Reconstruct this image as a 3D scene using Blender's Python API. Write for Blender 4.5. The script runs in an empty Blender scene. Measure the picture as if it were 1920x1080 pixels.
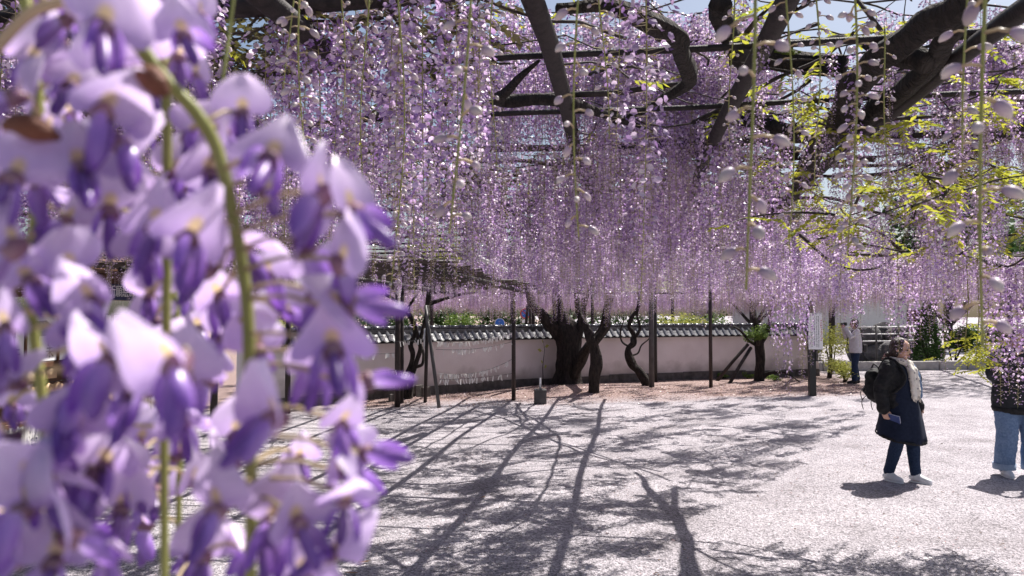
import bpy, bmesh, math, random
import numpy as np
from mathutils import Vector, Matrix, Euler, noise as mnoise
R = math.radians
rng = random.Random(7)
scene = bpy.context.scene
col = scene.collection

# ------------------------------------------------------------------ camera, sky, sun, exposure
FPX, CAMH, PITCH = 1400.0, 1.8, math.atan(50 / 1400)
cam_d = bpy.data.cameras.new('camera'); cam = bpy.data.objects.new('camera', cam_d); col.objects.link(cam)
cam.location = (0, 0, CAMH); cam.rotation_euler = (math.pi / 2 + PITCH, 0, 0)
cam_d.sensor_width = 36; cam_d.lens = 36 * FPX / 1920; cam_d.clip_start = 0.02; cam_d.clip_end = 2000
cam_d.dof.use_dof = True; cam_d.dof.focus_distance = 12.0; cam_d.dof.aperture_fstop = 11.0
scene.camera = cam
SUN_AZ, SUN_EL = R(46), R(58)
world = bpy.data.worlds.new('World'); scene.world = world; world.use_nodes = True
wn = world.node_tree.nodes; wl = world.node_tree.links
sky = wn.new('ShaderNodeTexSky'); sky.sky_type = 'NISHITA'; sky.sun_disc = False
sky.sun_elevation = SUN_EL; sky.sun_rotation = SUN_AZ; sky.dust_density = 3.0; sky.air_density = 1.0
wl.new(sky.outputs[0], wn['Background'].inputs[0]); wn['Background'].inputs[1].default_value = 0.065
sun_d = bpy.data.lights.new('sun', 'SUN'); sun_d.energy = 5.0; sun_d.angle = R(0.5); sun_d.color = (1.0, 0.955, 0.90)
sun = bpy.data.objects.new('sun', sun_d); col.objects.link(sun)
sdir = Vector((math.sin(SUN_AZ) * math.cos(SUN_EL), math.cos(SUN_AZ) * math.cos(SUN_EL), math.sin(SUN_EL)))
sun.rotation_euler = sdir.to_track_quat('Z', 'Y').to_euler(); sun.location = sdir * 30
scene.view_settings.view_transform = 'Standard'; scene.view_settings.look = 'None'
scene.view_settings.exposure = 0.95; scene.view_settings.gamma = 1.0
scene.render.engine = 'CYCLES'
scene.cycles.use_denoising = True
scene.cycles.max_bounces = 8; scene.cycles.diffuse_bounces = 4; scene.cycles.transmission_bounces = 6
scene.cycles.glossy_bounces = 2; scene.cycles.sample_clamp_indirect = 6.0

# ------------------------------------------------------------------ helpers
_f = Vector((0, math.cos(PITCH), math.sin(PITCH))); _u = Vector((0, -math.sin(PITCH), math.cos(PITCH)))
def at(px, py, d):
    """point in the courtyard seen in direction (px,py), d metres in front of where the photographer stands"""
    r = _f + Vector((1, 0, 0)) * ((px - 960) / FPX) + _u * ((540 - py) / FPX)
    return Vector((0, 0, CAMH)) + r * (d / r.y)
def gd(py):  # ground distance for a base seen at row py
    r = _f + _u * ((540 - py) / FPX)
    return -CAMH * r.y / r.z
def atg(px, py):
    return at(px, py, gd(py))
def project(p):
    v = Vector(p) - Vector((0, 0, CAMH)); z = v.dot(_f)
    return (960 + FPX * v.x / z, 540 - FPX * v.dot(_u) / z, z)

class MB:
    def __init__(s): s.v = []; s.f = []; s.m = []
    def add(s, vs, fs, mi=0):
        o = len(s.v); s.v.extend([tuple(p) for p in vs]); s.f.extend([tuple(i + o for i in f) for f in fs]); s.m.extend([mi] * len(fs))
    def quad(s, a, b, c, d, mi=0): s.add([a, b, c, d], [(0, 1, 2, 3)], mi)
    def box(s, c, size, mi=0, rot=None):
        hx, hy, hz = size[0] / 2, size[1] / 2, size[2] / 2
        vs = [Vector((x, y, z)) for x in (-hx, hx) for y in (-hy, hy) for z in (-hz, hz)]
        if rot is not None: vs = [rot @ v for v in vs]
        c = Vector(c)
        s.add([v + c for v in vs], [(0, 1, 3, 2), (4, 6, 7, 5), (0, 4, 5, 1), (2, 3, 7, 6), (0, 2, 6, 4), (1, 5, 7, 3)], mi)
    def bevbox(s, c, size, b=0.01, mi=0, rot=None):
        bm = bmesh.new(); bmesh.ops.create_cube(bm, size=1)
        for v in bm.verts: v.co = Vector((v.co.x * size[0], v.co.y * size[1], v.co.z * size[2]))
        bmesh.ops.bevel(bm, geom=bm.edges[:], offset=b, segments=1, affect='EDGES')
        bm.verts.index_update(); c = Vector(c)
        vs = [(rot @ v.co if rot is not None else v.co) + c for v in bm.verts]
        s.add(vs, [tuple(v.index for v in f.verts) for f in bm.faces], mi); bm.free()
    def tube(s, pts, rad, n=6, mi=0, cap=True, fn=None):
        pts = [Vector(p) for p in pts]
        if not hasattr(rad, '__len__'): rad = [rad] * len(pts)
        k = len(pts); t0 = (pts[1] - pts[0]).normalized()
        ref = Vector((0, 0, 1)) if abs(t0.z) < .9 else Vector((1, 0, 0))
        nx = t0.cross(ref).normalized(); vs = []
        for i in range(k):
            t = (pts[min(i + 1, k - 1)] - pts[max(i - 1, 0)]).normalized()
            nx = (nx - t * nx.dot(t)); nx = nx.normalized() if nx.length > 1e-6 else t.orthogonal().normalized()
            ny = t.cross(nx)
            for j in range(n):
                a = 2 * math.pi * j / n; r = rad[i] * (fn(a, i / (k - 1)) if fn else 1)
                vs.append(pts[i] + nx * (r * math.cos(a)) + ny * (r * math.sin(a)))
        fs = [(i * n + j, i * n + (j + 1) % n, (i + 1) * n + (j + 1) % n, (i + 1) * n + j) for i in range(k - 1) for j in range(n)]
        if cap: fs += [tuple(range(n - 1, -1, -1)), tuple((k - 1) * n + j for j in range(n))]
        s.add(vs, fs, mi)
    def ellipsoid(s, c, r, nu=12, nv=8, mi=0, rot=None):
        c = Vector(c); vs = [Vector((0, 0, -r[2]))]
        for i in range(1, nv):
            th = -math.pi / 2 + math.pi * i / nv
            for j in range(nu):
                a = 2 * math.pi * j / nu
                vs.append(Vector((r[0] * math.cos(th) * math.cos(a), r[1] * math.cos(th) * math.sin(a), r[2] * math.sin(th))))
        vs.append(Vector((0, 0, r[2])))
        fs = [(0, 1 + (j + 1) % nu, 1 + j) for j in range(nu)]
        for i in range(nv - 2):
            for j in range(nu):
                a = 1 + i * nu; b = a + nu
                fs.append((a + j, a + (j + 1) % nu, b + (j + 1) % nu, b + j))
        L = len(vs) - 1; a = 1 + (nv - 2) * nu
        fs += [(a + j, a + (j + 1) % nu, L) for j in range(nu)]
        s.add([(rot @ v if rot is not None else v) + c for v in vs], fs, mi)
    def limb(s, ch, n=12, mi=0):
        """chain of (x,y,z,r): tube with rounded ends"""
        pts = [Vector(c[:3]) for c in ch]; rs = [c[3] for c in ch]
        d0 = (pts[0] - pts[1]).normalized(); d1 = (pts[-1] - pts[-2]).normalized()
        P = [pts[0] + d0 * rs[0] * .95, pts[0] + d0 * rs[0] * .6] + pts + [pts[-1] + d1 * rs[-1] * .6, pts[-1] + d1 * rs[-1] * .95]
        s.tube(P, [rs[0] * .25, rs[0] * .78] + rs + [rs[-1] * .78, rs[-1] * .25], n, mi)
    def loft(s, rings, n=24, mi=0, cap=True, wav=None):
        """rings: (cx,cy,cz,rx,ry[,tilt_y])"""
        vs = []
        for k, r in enumerate(rings):
            for j in range(n):
                a = 2 * math.pi * j / n; w = wav(a, k) if wav else 1
                dz = (r[5] * math.sin(a) if len(r) > 5 else 0)
                vs.append((r[0] + r[3] * w * math.cos(a), r[1] + r[4] * w * math.sin(a), r[2] + dz))
        K = len(rings)
        fs = [(i * n + j, i * n + (j + 1) % n, (i + 1) * n + (j + 1) % n, (i + 1) * n + j) for i in range(K - 1) for j in range(n)]
        if cap: fs += [tuple(range(n - 1, -1, -1)), tuple((K - 1) * n + j for j in range(n))]
        s.add(vs, fs, mi)
    def mesh(s, name, mats, origin=None, smooth=True):
        me = bpy.data.meshes.new(name)
        v = s.v if origin is None else [(p[0] - origin[0], p[1] - origin[1], p[2] - origin[2]) for p in s.v]
        me.from_pydata(v, [], s.f)
        for m in (mats if isinstance(mats, (list, tuple)) else [mats]): me.materials.append(m)
        me.polygons.foreach_set('material_index', s.m)
        if smooth: me.polygons.foreach_set('use_smooth', [True] * len(me.polygons))
        me.update(); return me
    def build(s, name, mats, parent=None, smooth=False, kind=None, label=None):
        """vertices are world positions; child meshes are stored relative to the thing's base"""
        o0 = parent.matrix_basis.translation if parent else Vector((0, 0, 0))
        if parent and parent.parent: o0 = o0 + parent.parent.matrix_basis.translation
        return obj(name, s.mesh(name, mats, o0, smooth), parent, kind, label)

def obj(name, me, parent=None, kind=None, label=None):
    o = bpy.data.objects.new(name, me); col.objects.link(o)
    if parent: o.parent = parent
    if kind: o['kind'] = kind
    if label: o['label'] = label
    return o
def thing(name, label, cat, loc=(0, 0, 0), group=None, rotz=0):
    o = bpy.data.objects.new(name, None); col.objects.link(o); o.location = loc; o.rotation_euler = (0, 0, rotz)
    o.empty_display_size = .1
    o.matrix_basis = Matrix.Translation(Vector(loc)) @ Matrix.Rotation(rotz, 4, 'Z')
    o['label'] = label; o['category'] = cat
    if group: o['group'] = group
    return o
def tag(o, label, cat, group=None):
    o['label'] = label; o['category'] = cat
    if group: o['group'] = group
    return o
def curve_pts(ctrl, n=8):
    """Catmull-Rom through control points (tuples of any length)"""
    P = [np.array(c, float) for c in ctrl]; P = [2 * P[0] - P[1]] + P + [2 * P[-1] - P[-2]]; out = []
    for i in range(1, len(P) - 2):
        for k in range(n):
            t = k / n
            out.append(.5 * ((2 * P[i]) + (-P[i - 1] + P[i + 1]) * t + (2 * P[i - 1] - 5 * P[i] + 4 * P[i + 1] - P[i + 2]) * t * t + (-P[i - 1] + 3 * P[i] - 3 * P[i + 1] + P[i + 2]) * t ** 3))
    out.append(P[-2]); return out
WS = bpy.data.scenes.new('workshop')   # scratch scene for evaluating modifiers, removed at the end
def wdg():
    with bpy.context.temp_override(scene=WS, view_layer=WS.view_layers[0]): return bpy.context.evaluated_depsgraph_get()
def remesh(mb, voxel, smooth_it=2, wrinkle=0.0, wscale=8.0):
    me = mb.mesh('tmp', [], smooth=True); o = bpy.data.objects.new('tmp', me); WS.collection.objects.link(o)
    m = o.modifiers.new('r', 'REMESH'); m.mode = 'VOXEL'; m.voxel_size = voxel; m.use_smooth_shade = True
    if smooth_it:
        m = o.modifiers.new('s', 'SMOOTH'); m.factor = .5; m.iterations = smooth_it
    ev = o.evaluated_get(wdg())
    out = bpy.data.meshes.new_from_object(ev)
    bpy.data.objects.remove(o); bpy.data.meshes.remove(me)
    if wrinkle:
        nrm = [v.normal.copy() for v in out.vertices]
        for v, vn in zip(out.vertices, nrm):
            p = v.co.copy(); n = mnoise.noise(p * wscale) + .5 * mnoise.noise(Vector((p.x * 2.2, p.y * 2.2, p.z * 5)) * wscale)
            v.co = p + vn * (wrinkle * n)
    out.polygons.foreach_set('use_smooth', [True] * len(out.polygons)); out.update()
    return out

# ------------------------------------------------------------------ materials
def newmat(name):
    m = bpy.data.materials.new(name); m.use_nodes = True; nt = m.node_tree
    b = nt.nodes['Principled BSDF']; return m, nt, b
def N(nt, t, **kw):
    n = nt.nodes.new(t)
    for k, v in kw.items():
        if k in n.inputs: n.inputs[k].default_value = v
        else: setattr(n, k, v)
    return n
def ramp(nt, fac, stops):
    r = nt.nodes.new('ShaderNodeValToRGB'); e = r.color_ramp.elements
    while len(e) < len(stops): e.new(.5)
    for i, (p, c) in enumerate(stops): e[i].position = p; e[i].color = (*c, 1)
    nt.links.new(fac, r.inputs[0]); return r.outputs[0]
def surf(name, c1, c2, scale=6, rough=.8, bump=.3, bscale=None, stretch=(1, 1, 1), detail=6, metal=0, bdist=.02, island=0.0, spec=.4):
    m, nt, b = newmat(name)
    tc = N(nt, 'ShaderNodeTexCoord'); mp = N(nt, 'ShaderNodeMapping'); mp.inputs['Scale'].default_value = stretch
    nt.links.new(tc.outputs['Object'], mp.inputs[0])
    nz = N(nt, 'ShaderNodeTexNoise', Scale=scale, Detail=detail); nt.links.new(mp.outputs[0], nz.inputs['Vector'])
    cr = ramp(nt, nz.outputs['Fac'], [(.3, c1), (.7, c2)])
    if island:
        g = N(nt, 'ShaderNodeNewGeometry'); hs = N(nt, 'ShaderNodeHueSaturation')
        ma = N(nt, 'ShaderNodeMapRange'); ma.inputs['To Min'].default_value = 1 - island; ma.inputs['To Max'].default_value = 1 + island
        nt.links.new(g.outputs['Random Per Island'], ma.inputs['Value']); nt.links.new(ma.outputs[0], hs.inputs['Value'])
        nt.links.new(cr, hs.inputs['Color']); cr = hs.outputs[0]
    nt.links.new(cr, b.inputs['Base Color'])
    b.inputs['Roughness'].default_value = rough; b.inputs['Metallic'].default_value = metal; b.inputs['Specular IOR Level'].default_value = spec
    if bump:
        n2 = N(nt, 'ShaderNodeTexNoise', Scale=bscale or scale * 3, Detail=8); nt.links.new(mp.outputs[0], n2.inputs['Vector'])
        bp = N(nt, 'ShaderNodeBump', Strength=bump, Distance=bdist); nt.links.new(n2.outputs['Fac'], bp.inputs['Height'])
        nt.links.new(bp.outputs[0], b.inputs['Normal'])
    return m
def thin(name, stops, trans=.45, gloss=.06, src='island', tcol=None, vary=.12, axis=2, rng_=(0, 1), spot=None):
    """thin petal / leaf: diffuse + translucent. src 'island': colour picked per piece; 'grad': along object axis"""
    m, nt, b = newmat(name); nt.nodes.remove(b)
    out = nt.nodes['Material Output']
    if src == 'island':
        g = N(nt, 'ShaderNodeNewGeometry'); fac = g.outputs['Random Per Island']
    else:
        tc = N(nt, 'ShaderNodeTexCoord'); sp = N(nt, 'ShaderNodeSeparateXYZ'); nt.links.new(tc.outputs['Object'], sp.inputs[0])
        nzz = N(nt, 'ShaderNodeTexNoise', Scale=5.0, Detail=3); nt.links.new(tc.outputs['Object'], nzz.inputs['Vector'])
        mr = N(nt, 'ShaderNodeMapRange'); mr.inputs['From Min'].default_value = rng_[0]; mr.inputs['From Max'].default_value = rng_[1]
        nt.links.new(sp.outputs[axis], mr.inputs['Value'])
        ad = N(nt, 'ShaderNodeMath', operation='MULTIPLY_ADD'); nt.links.new(nzz.outputs['Fac'], ad.inputs[0]); ad.inputs[1].default_value = .5
        sb = N(nt, 'ShaderNodeMath', operation='SUBTRACT'); nt.links.new(mr.outputs[0], sb.inputs[0]); sb.inputs[1].default_value = .25
        nt.links.new(sb.outputs[0], ad.inputs[2]); fac = ad.outputs[0]
    c = ramp(nt, fac, stops)
    if spot:  # a blotch that belongs to the petal: centre, radius, colour
        mp = N(nt, 'ShaderNodeMapping'); mp.inputs['Location'].default_value = [-a for a in spot[0]]
        nt.links.new(tc.outputs['Object'], mp.inputs[0])
        vl = N(nt, 'ShaderNodeVectorMath', operation='LENGTH'); mu = N(nt, 'ShaderNodeVectorMath', operation='MULTIPLY')
        mu.inputs[1].default_value = [1 / a for a in spot[1]]
        nt.links.new(mp.outputs[0], mu.inputs[0]); nt.links.new(mu.outputs[0], vl.inputs[0])
        m2 = N(nt, 'ShaderNodeMapRange'); m2.inputs['From Min'].default_value = .55; m2.inputs['From Max'].default_value = 1.1
        m2.inputs['To Min'].default_value = .85; m2.inputs['To Max'].default_value = 0
        nt.links.new(vl.outputs['Value'], m2.inputs['Value'])
        mx = N(nt, 'ShaderNodeMix', data_type='RGBA'); nt.links.new(m2.outputs[0], mx.inputs[0]); nt.links.new(c, mx.inputs[6]); mx.inputs[7].default_value = (*spot[2], 1)
        c = mx.outputs[2]
    oi = N(nt, 'ShaderNodeObjectInfo'); hs = N(nt, 'ShaderNodeHueSaturation')
    ma = N(nt, 'ShaderNodeMapRange'); ma.inputs['To Min'].default_value = 1 - vary; ma.inputs['To Max'].default_value = 1 + vary
    nt.links.new(oi.outputs['Random'], ma.inputs['Value']); nt.links.new(ma.outputs[0], hs.inputs['Value']); nt.links.new(c, hs.inputs['Color'])
    c = hs.outputs[0]
    d = N(nt, 'ShaderNodeBsdfDiffuse'); t = N(nt, 'ShaderNodeBsdfTranslucent'); mix = N(nt, 'ShaderNodeMixShader', Fac=trans)
    nt.links.new(c, d.inputs[0])
    if tcol:
        mm = N(nt, 'ShaderNodeMix', data_type='RGBA', blend_type='MULTIPLY'); mm.inputs[0].default_value = 1; nt.links.new(c, mm.inputs[6]); mm.inputs[7].default_value = (*tcol, 1)
        nt.links.new(mm.outputs[2], t.inputs[0])
    else: nt.links.new(c, t.inputs[0])
    nt.links.new(d.outputs[0], mix.inputs[1]); nt.links.new(t.outputs[0], mix.inputs[2])
    gl = N(nt, 'ShaderNodeBsdfGlossy', Roughness=.35); fin = N(nt, 'ShaderNodeMixShader', Fac=gloss)
    nt.links.new(mix.outputs[0], fin.inputs[1]); nt.links.new(gl.outputs[0], fin.inputs[2]); nt.links.new(fin.outputs[0], out.inputs[0])
    return m

M = {}
M['petal'] = thin('wisteria_petal_pale', [(0, (.32, .17, .43)), (.28, (.64, .46, .70)), (.6, (.93, .82, .90)), (.82, (.70, .52, .76)), (1, (.30, .15, .42))], .52, .10, vary=.34)
M['bronze_shade'] = thin('bronze_shade_leaf', [(0, (.035, .03, .016)), (.5, (.08, .065, .03)), (1, (.13, .12, .035))], .28)  # bronze leaf colour darkened to imitate thatch lying in shade
M['violet'] = thin('wisteria_petal_violet', [(0, (.12, .04, .25)), (.5, (.31, .15, .48)), (1, (.54, .34, .70))], .46, .10, vary=.34)
M['budm'] = thin('wisteria_bud', [(0, (.55, .40, .58)), (.5, (.70, .58, .68)), (1, (.44, .30, .54))], .38)
M['stem'] = thin('raceme_stem', [(0, (.22, .21, .06)), (1, (.36, .34, .11))], .2, src='island')
M['pedicel'] = thin('pedicel', [(0, (.42, .34, .22)), (1, (.50, .42, .28))], .3)
M['leaf'] = thin('young_leaf', [(0, (.38, .40, .05)), (.5, (.52, .50, .06)), (1, (.28, .34, .04))], .5, .03)
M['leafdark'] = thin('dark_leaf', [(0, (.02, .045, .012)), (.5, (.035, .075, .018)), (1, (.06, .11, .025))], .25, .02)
M['leafmid'] = thin('mid_leaf', [(0, (.06, .12, .02)), (.5, (.12, .19, .035)), (1, (.20, .27, .05))], .35, .02)
M['leafyel'] = thin('yellow_leaf', [(0, (.34, .36, .08)), (.5, (.48, .47, .12)), (1, (.26, .30, .06))], .45, .02)
M['bark'] = surf('dark_bark', (.008, .006, .005), (.045, .034, .028), 22, .9, 1.0, 45, (1, 1, .35), bdist=.06)
M['bark2'] = surf('vine_bark', (.015, .011, .010), (.06, .045, .04), 12, .85, .8, 30, (1, 1, .4))
M['twig'] = surf('twig', (.02, .014, .012), (.075, .056, .05), 10, .8, .4)
M['moss'] = surf('moss', (.05, .08, .012), (.16, .20, .03), 30, .95, .8, 60)
M['pole'] = surf('weathered_pole', (.011, .008, .0075), (.038, .028, .026), 4, .7, .4, 30, (6, 6, 1))
M['steel'] = surf('brown_steel', (.018, .012, .011), (.042, .028, .025), 5, .5, .15)
M['greysteel'] = surf('grey_post', (.055, .052, .052), (.10, .095, .095), 5, .55, .15)
M['bamboo'] = surf('bamboo', (.03, .022, .018), (.10, .075, .06), 5, .55, .2, stretch=(1, 4, 4))
M['plaster'] = surf('plaster', (.72, .64, .625), (.84, .77, .755), 1.6, .9, .25, 40)
M['stone'] = surf('base_stone', (.06, .052, .048), (.14, .125, .115), 6, .9, .6, 30, island=.2)
M['rock'] = surf('rock', (.04, .04, .045), (.17, .165, .17), 3.5, .9, .9, 9, bdist=.08)
M['tile'] = surf('roof_tile', (.035, .036, .042), (.10, .10, .112), 5, .24, .12, 30, spec=.9)
M['white'] = surf('white_paint', (.72, .72, .72), (.8, .8, .8), 4, .6, .05)
M['paper'] = thin('paper', [(0, (.70, .68, .66)), (1, (.82, .80, .78))], .3, src='island')
M['wood'] = surf('brown_wood', (.06, .026, .014), (.15, .07, .035), 3, .6, .25, 20, (8, 1, 1))
M['palewood'] = surf('pale_wood', (.42, .27, .15), (.58, .40, .24), 3, .6, .2, 14, (6, 1, 1), island=.25)
M['navy'] = surf('navy_sign', (.012, .02, .07), (.018, .028, .09), 3, .5, .0)
M['black'] = surf('black_paint', (.012, .012, .012), (.022, .022, .022), 3, .5, .05)
M['ink'] = surf('ink', (.02, .02, .022), (.035, .035, .04), 20, .8, .0)
M['redpaint'] = surf('red_paint', (.42, .03, .035), (.5, .05, .05), 5, .5, .0)
M['bluepaint'] = surf('blue_paint', (.02, .12, .48), (.03, .16, .55), 5, .5, .0)
M['kerb'] = surf('kerb', (.30, .28, .27), (.42, .40, .39), 8, .9, .4)
M['grass'] = thin('grass', [(0, (.07, .12, .02)), (1, (.16, .22, .05))], .3)

def stain_plaster(m):
    """grey-brown splash stains with ragged upper edge along the wall foot"""
    nt = m.node_tree; b = nt.nodes['Principled BSDF']; src = b.inputs['Base Color'].links[0].from_socket
    tc = N(nt, 'ShaderNodeTexCoord'); sp = N(nt, 'ShaderNodeSeparateXYZ'); nt.links.new(tc.outputs['Object'], sp.inputs[0])
    nz = N(nt, 'ShaderNodeTexNoise', Scale=2.6, Detail=7); nt.links.new(tc.outputs['Object'], nz.inputs['Vector'])
    ad = N(nt, 'ShaderNodeMath', operation='MULTIPLY_ADD'); nt.links.new(nz.outputs['Fac'], ad.inputs[0]); ad.inputs[1].default_value = .8; nt.links.new(sp.outputs[2], ad.inputs[2])
    mr = N(nt, 'ShaderNodeMapRange'); mr.inputs['From Min'].default_value = .55; mr.inputs['From Max'].default_value = .95; mr.inputs['To Min'].default_value = .75; mr.inputs['To Max'].default_value = 0
    nt.links.new(ad.outputs[0], mr.inputs['Value'])
    mx = N(nt, 'ShaderNodeMix', data_type='RGBA'); nt.links.new(mr.outputs[0], mx.inputs[0]); nt.links.new(src, mx.inputs[6]); mx.inputs[7].default_value = (.30, .25, .22, 1); nt.links.new(mx.outputs[2], b.inputs['Base Color'])
stain_plaster(M['plaster'])

# ------------------------------------------------------------------ ground
def mound(x, y):
    d = math.hypot((x - 1.7) / 1.7, (y - 17.6) / 1.5); e = math.hypot((x + 1.9) / 1.2, (y - 15.6) / .8)
    return .14 * math.exp(-d * d * 1.6) + .05 * math.exp(-e * e * 1.5) + .012 * mnoise.noise(Vector((x * .7, y * .7, 0)))
def gmat():
    m, nt, b = newmat('gravel')
    tc = N(nt, 'ShaderNodeTexCoord')
    n1 = N(nt, 'ShaderNodeTexNoise', Scale=1.1, Detail=9, Roughness=.68); n2 = N(nt, 'ShaderNodeTexNoise', Scale=70, Detail=6)
    vo = N(nt, 'ShaderNodeTexVoronoi', Scale=75.0); n3 = N(nt, 'ShaderNodeTexNoise', Scale=.55, Detail=5)
    for n in (n1, n2, vo, n3): nt.links.new(tc.outputs['Object'], n.inputs['Vector'])
    base = ramp(nt, n1.outputs['Fac'], [(.32, (.26, .235, .25)), (.5, (.37, .34, .365)), (.68, (.45, .415, .44))])
    hs = N(nt, 'ShaderNodeHueSaturation'); sp = N(nt, 'ShaderNodeSeparateColor'); nt.links.new(vo.outputs['Color'], sp.inputs[0])
    mr = N(nt, 'ShaderNodeMapRange'); mr.inputs['To Min'].default_value = .45; mr.inputs['To Max'].default_value = 1.45
    nt.links.new(sp.outputs[0], mr.inputs['Value']); nt.links.new(mr.outputs[0], hs.inputs['Value']); nt.links.new(base, hs.inputs['Color'])
    # leaf litter and soil round the vine trunks
    sx = N(nt, 'ShaderNodeSeparateXYZ'); nt.links.new(tc.outputs['Object'], sx.inputs[0])
    lit = ramp(nt, n2.outputs['Fac'], [(.35, (.09, .06, .052)), (.52, (.30, .21, .19)), (.7, (.52, .41, .39))])
    l1 = N(nt, 'ShaderNodeMath', operation='MULTIPLY_ADD'); nt.links.new(sx.outputs[0], l1.inputs[0]); l1.inputs[1].default_value = -.22; nt.links.new(sx.outputs[1], l1.inputs[2])
    l2 = N(nt, 'ShaderNodeMath', operation='MULTIPLY_ADD'); nt.links.new(n3.outputs['Fac'], l2.inputs[0]); l2.inputs[1].default_value = 3.2; nt.links.new(l1.outputs[0], l2.inputs[2])
    m1 = N(nt, 'ShaderNodeMapRange'); m1.inputs['From Min'].default_value = 16.4; m1.inputs['From Max'].default_value = 17.6; nt.links.new(l2.outputs[0], m1.inputs['Value'])
    rx = N(nt, 'ShaderNodeMapRange'); rx.inputs['From Min'].default_value = 10.3; rx.inputs['From Max'].default_value = 8.8; nt.links.new(sx.outputs[0], rx.inputs['Value'])
    mm = N(nt, 'ShaderNodeMath', operation='MULTIPLY'); nt.links.new(m1.outputs[0], mm.inputs[0]); nt.links.new(rx.outputs[0], mm.inputs[1])
    mx = N(nt, 'ShaderNodeMix', data_type='RGBA'); nt.links.new(mm.outputs[0], mx.inputs[0]); nt.links.new(hs.outputs[0], mx.inputs[6]); nt.links.new(lit, mx.inputs[7])
    nt.links.new(mx.outputs[2], b.inputs['Base Color']); b.inputs['Roughness'].default_value = .95; b.inputs['Specular IOR Level'].default_value = .2
    bp = N(nt, 'ShaderNodeBump', Strength=.9, Distance=.012); nt.links.new(vo.outputs['Distance'], bp.inputs['Height'])
    bp2 = N(nt, 'ShaderNodeBump', Strength=.6, Distance=.03); nt.links.new(n2.outputs['Fac'], bp2.inputs['Height']); nt.links.new(bp.outputs[0], bp2.inputs['Normal'])
    nt.links.new(bp2.outputs[0], b.inputs['Normal'])
    return m
xs = [-300, -120, -50, -20, -12] + [-8 + .3 * i for i in range(64)] + [14, 20, 35, 70, 150, 300]
ys = [-40, -10, 0] + [2 + .3 * i for i in range(68)] + [24, 30, 45, 80, 150, 400, 900]
g = MB(); g.add([(x, y, mound(x, y) if -8 < x < 11.5 and 1 < y < 23 else 0) for y in ys for x in xs],
    [(j * len(xs) + i, j * len(xs) + i + 1, (j + 1) * len(xs) + i + 1, (j + 1) * len(xs) + i) for j in range(len(ys) - 1) for i in range(len(xs) - 1)])
g.build('ground', gmat(), None, True, 'structure')

# litter: fallen petals and dry leaves nobody could count
lm = [thin('fallen_petal', [(0, (.55, .40, .42)), (.5, (.42, .28, .26)), (1, (.66, .54, .58))], .2), thin('dry_leaf', [(0, (.16, .09, .06)), (1, (.34, .22, .14))], .2)]
g = MB(); r = random.Random(3)
for i in range(12000):
    if i < 6500:
        x = r.uniform(-3.5, 9); y = r.uniform(15.2, 18) + .22 * x + r.gauss(0, .5)
        if y > 20.5: continue
    else:
        x = r.uniform(-5, 6); y = r.uniform(4.5, 16)
        if mnoise.noise(Vector((x * .8, y * .8, 5))) < -.05: continue
    s = r.uniform(.008, .02) * (1.5 if i < 6500 else .8); a = r.uniform(0, 6.3); z = mound(x, y) + .006
    c, sn = math.cos(a), math.sin(a); h = r.uniform(.2, .8) * s
    g.add([(x - c * s, y - sn * s, z), (x + sn * s * .5, y - c * s * .5, z + h), (x + c * s, y + sn * s, z + .3 * h), (x - sn * s * .5, y + c * s * .5, z + h * .6)], [(0, 1, 2, 3)], 0 if r.random() < .7 else 1)
tag(g.build('leaf_litter', lm, None, False, 'stuff'), 'pinkish fallen petals and dry leaves strewn under the old vines', 'leaf litter')
for i, (px, py, a) in enumerate([(683, 1057, .4), (660, 1078, -.2), (905, 935, 1.0)]):
    c = atg(px, py); g = MB(); L = .05
    pts = [(-1, 0), (-.4, .26), (.3, .3), (1, .04), (.4, -.22), (-.4, -.25)]
    vs = []
    for k, (u, v) in enumerate(pts):
        x = u * L * math.cos(a) - v * L * math.sin(a); y = u * L * math.sin(a) + v * L * math.cos(a)
        vs.append((x, y, .012 + .016 * abs(v) + .008 * abs(u)))
    n = len(vs); vs2 = [(p[0], p[1], p[2] - .0015) for p in vs]
    g.add(vs + vs2, [tuple(range(n)), tuple(range(2 * n - 1, n - 1, -1))] + [(k, k + n, (k + 1) % n + n, (k + 1) % n) for k in range(n)])
    o = g.build('fallen_leaf', lm[1]); o.location = (c.x, c.y, mound(c.x, c.y) - .004)
    tag(o, 'small curled dry leaf lying alone on the sunlit gravel', 'leaf', 'lone leaves on the gravel')

# ------------------------------------------------------------------ plaster wall with a tiled coping
WP = [np.array(p) for p in curve_pts([(-5.0, 13.7), (-3.34, 15.6), (-1.37, 17.4), (.54, 18.8), (3.5, 20.4), (7.3, 21.7), (9.0, 22.1)], 10)]
wl_ = [0.0]
for i in range(1, len(WP)): wl_.append(wl_[-1] + float(np.linalg.norm(WP[i] - WP[i - 1])))
WL = wl_[-1]
def wpt(s):
    s = min(max(s, 0), WL); x = float(np.interp(s, wl_, [p[0] for p in WP])); y = float(np.interp(s, wl_, [p[1] for p in WP]))
    e = .2; a = max(s - e, 0); b_ = min(s + e, WL)
    tx = float(np.interp(b_, wl_, [p[0] for p in WP]) - np.interp(a, wl_, [p[0] for p in WP])); ty = float(np.interp(b_, wl_, [p[1] for p in WP]) - np.interp(a, wl_, [p[1] for p in WP]))
    l = math.hypot(tx, ty); t = Vector((tx / l, ty / l, 0)); return Vector((x, y, 0)), t, Vector((t.y, -t.x, 0))
wall = thing('garden_wall', 'low pale plaster wall with a dark tiled coping behind the wisteria trunks', 'wall', wpt(WL / 2)[0])
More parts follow.
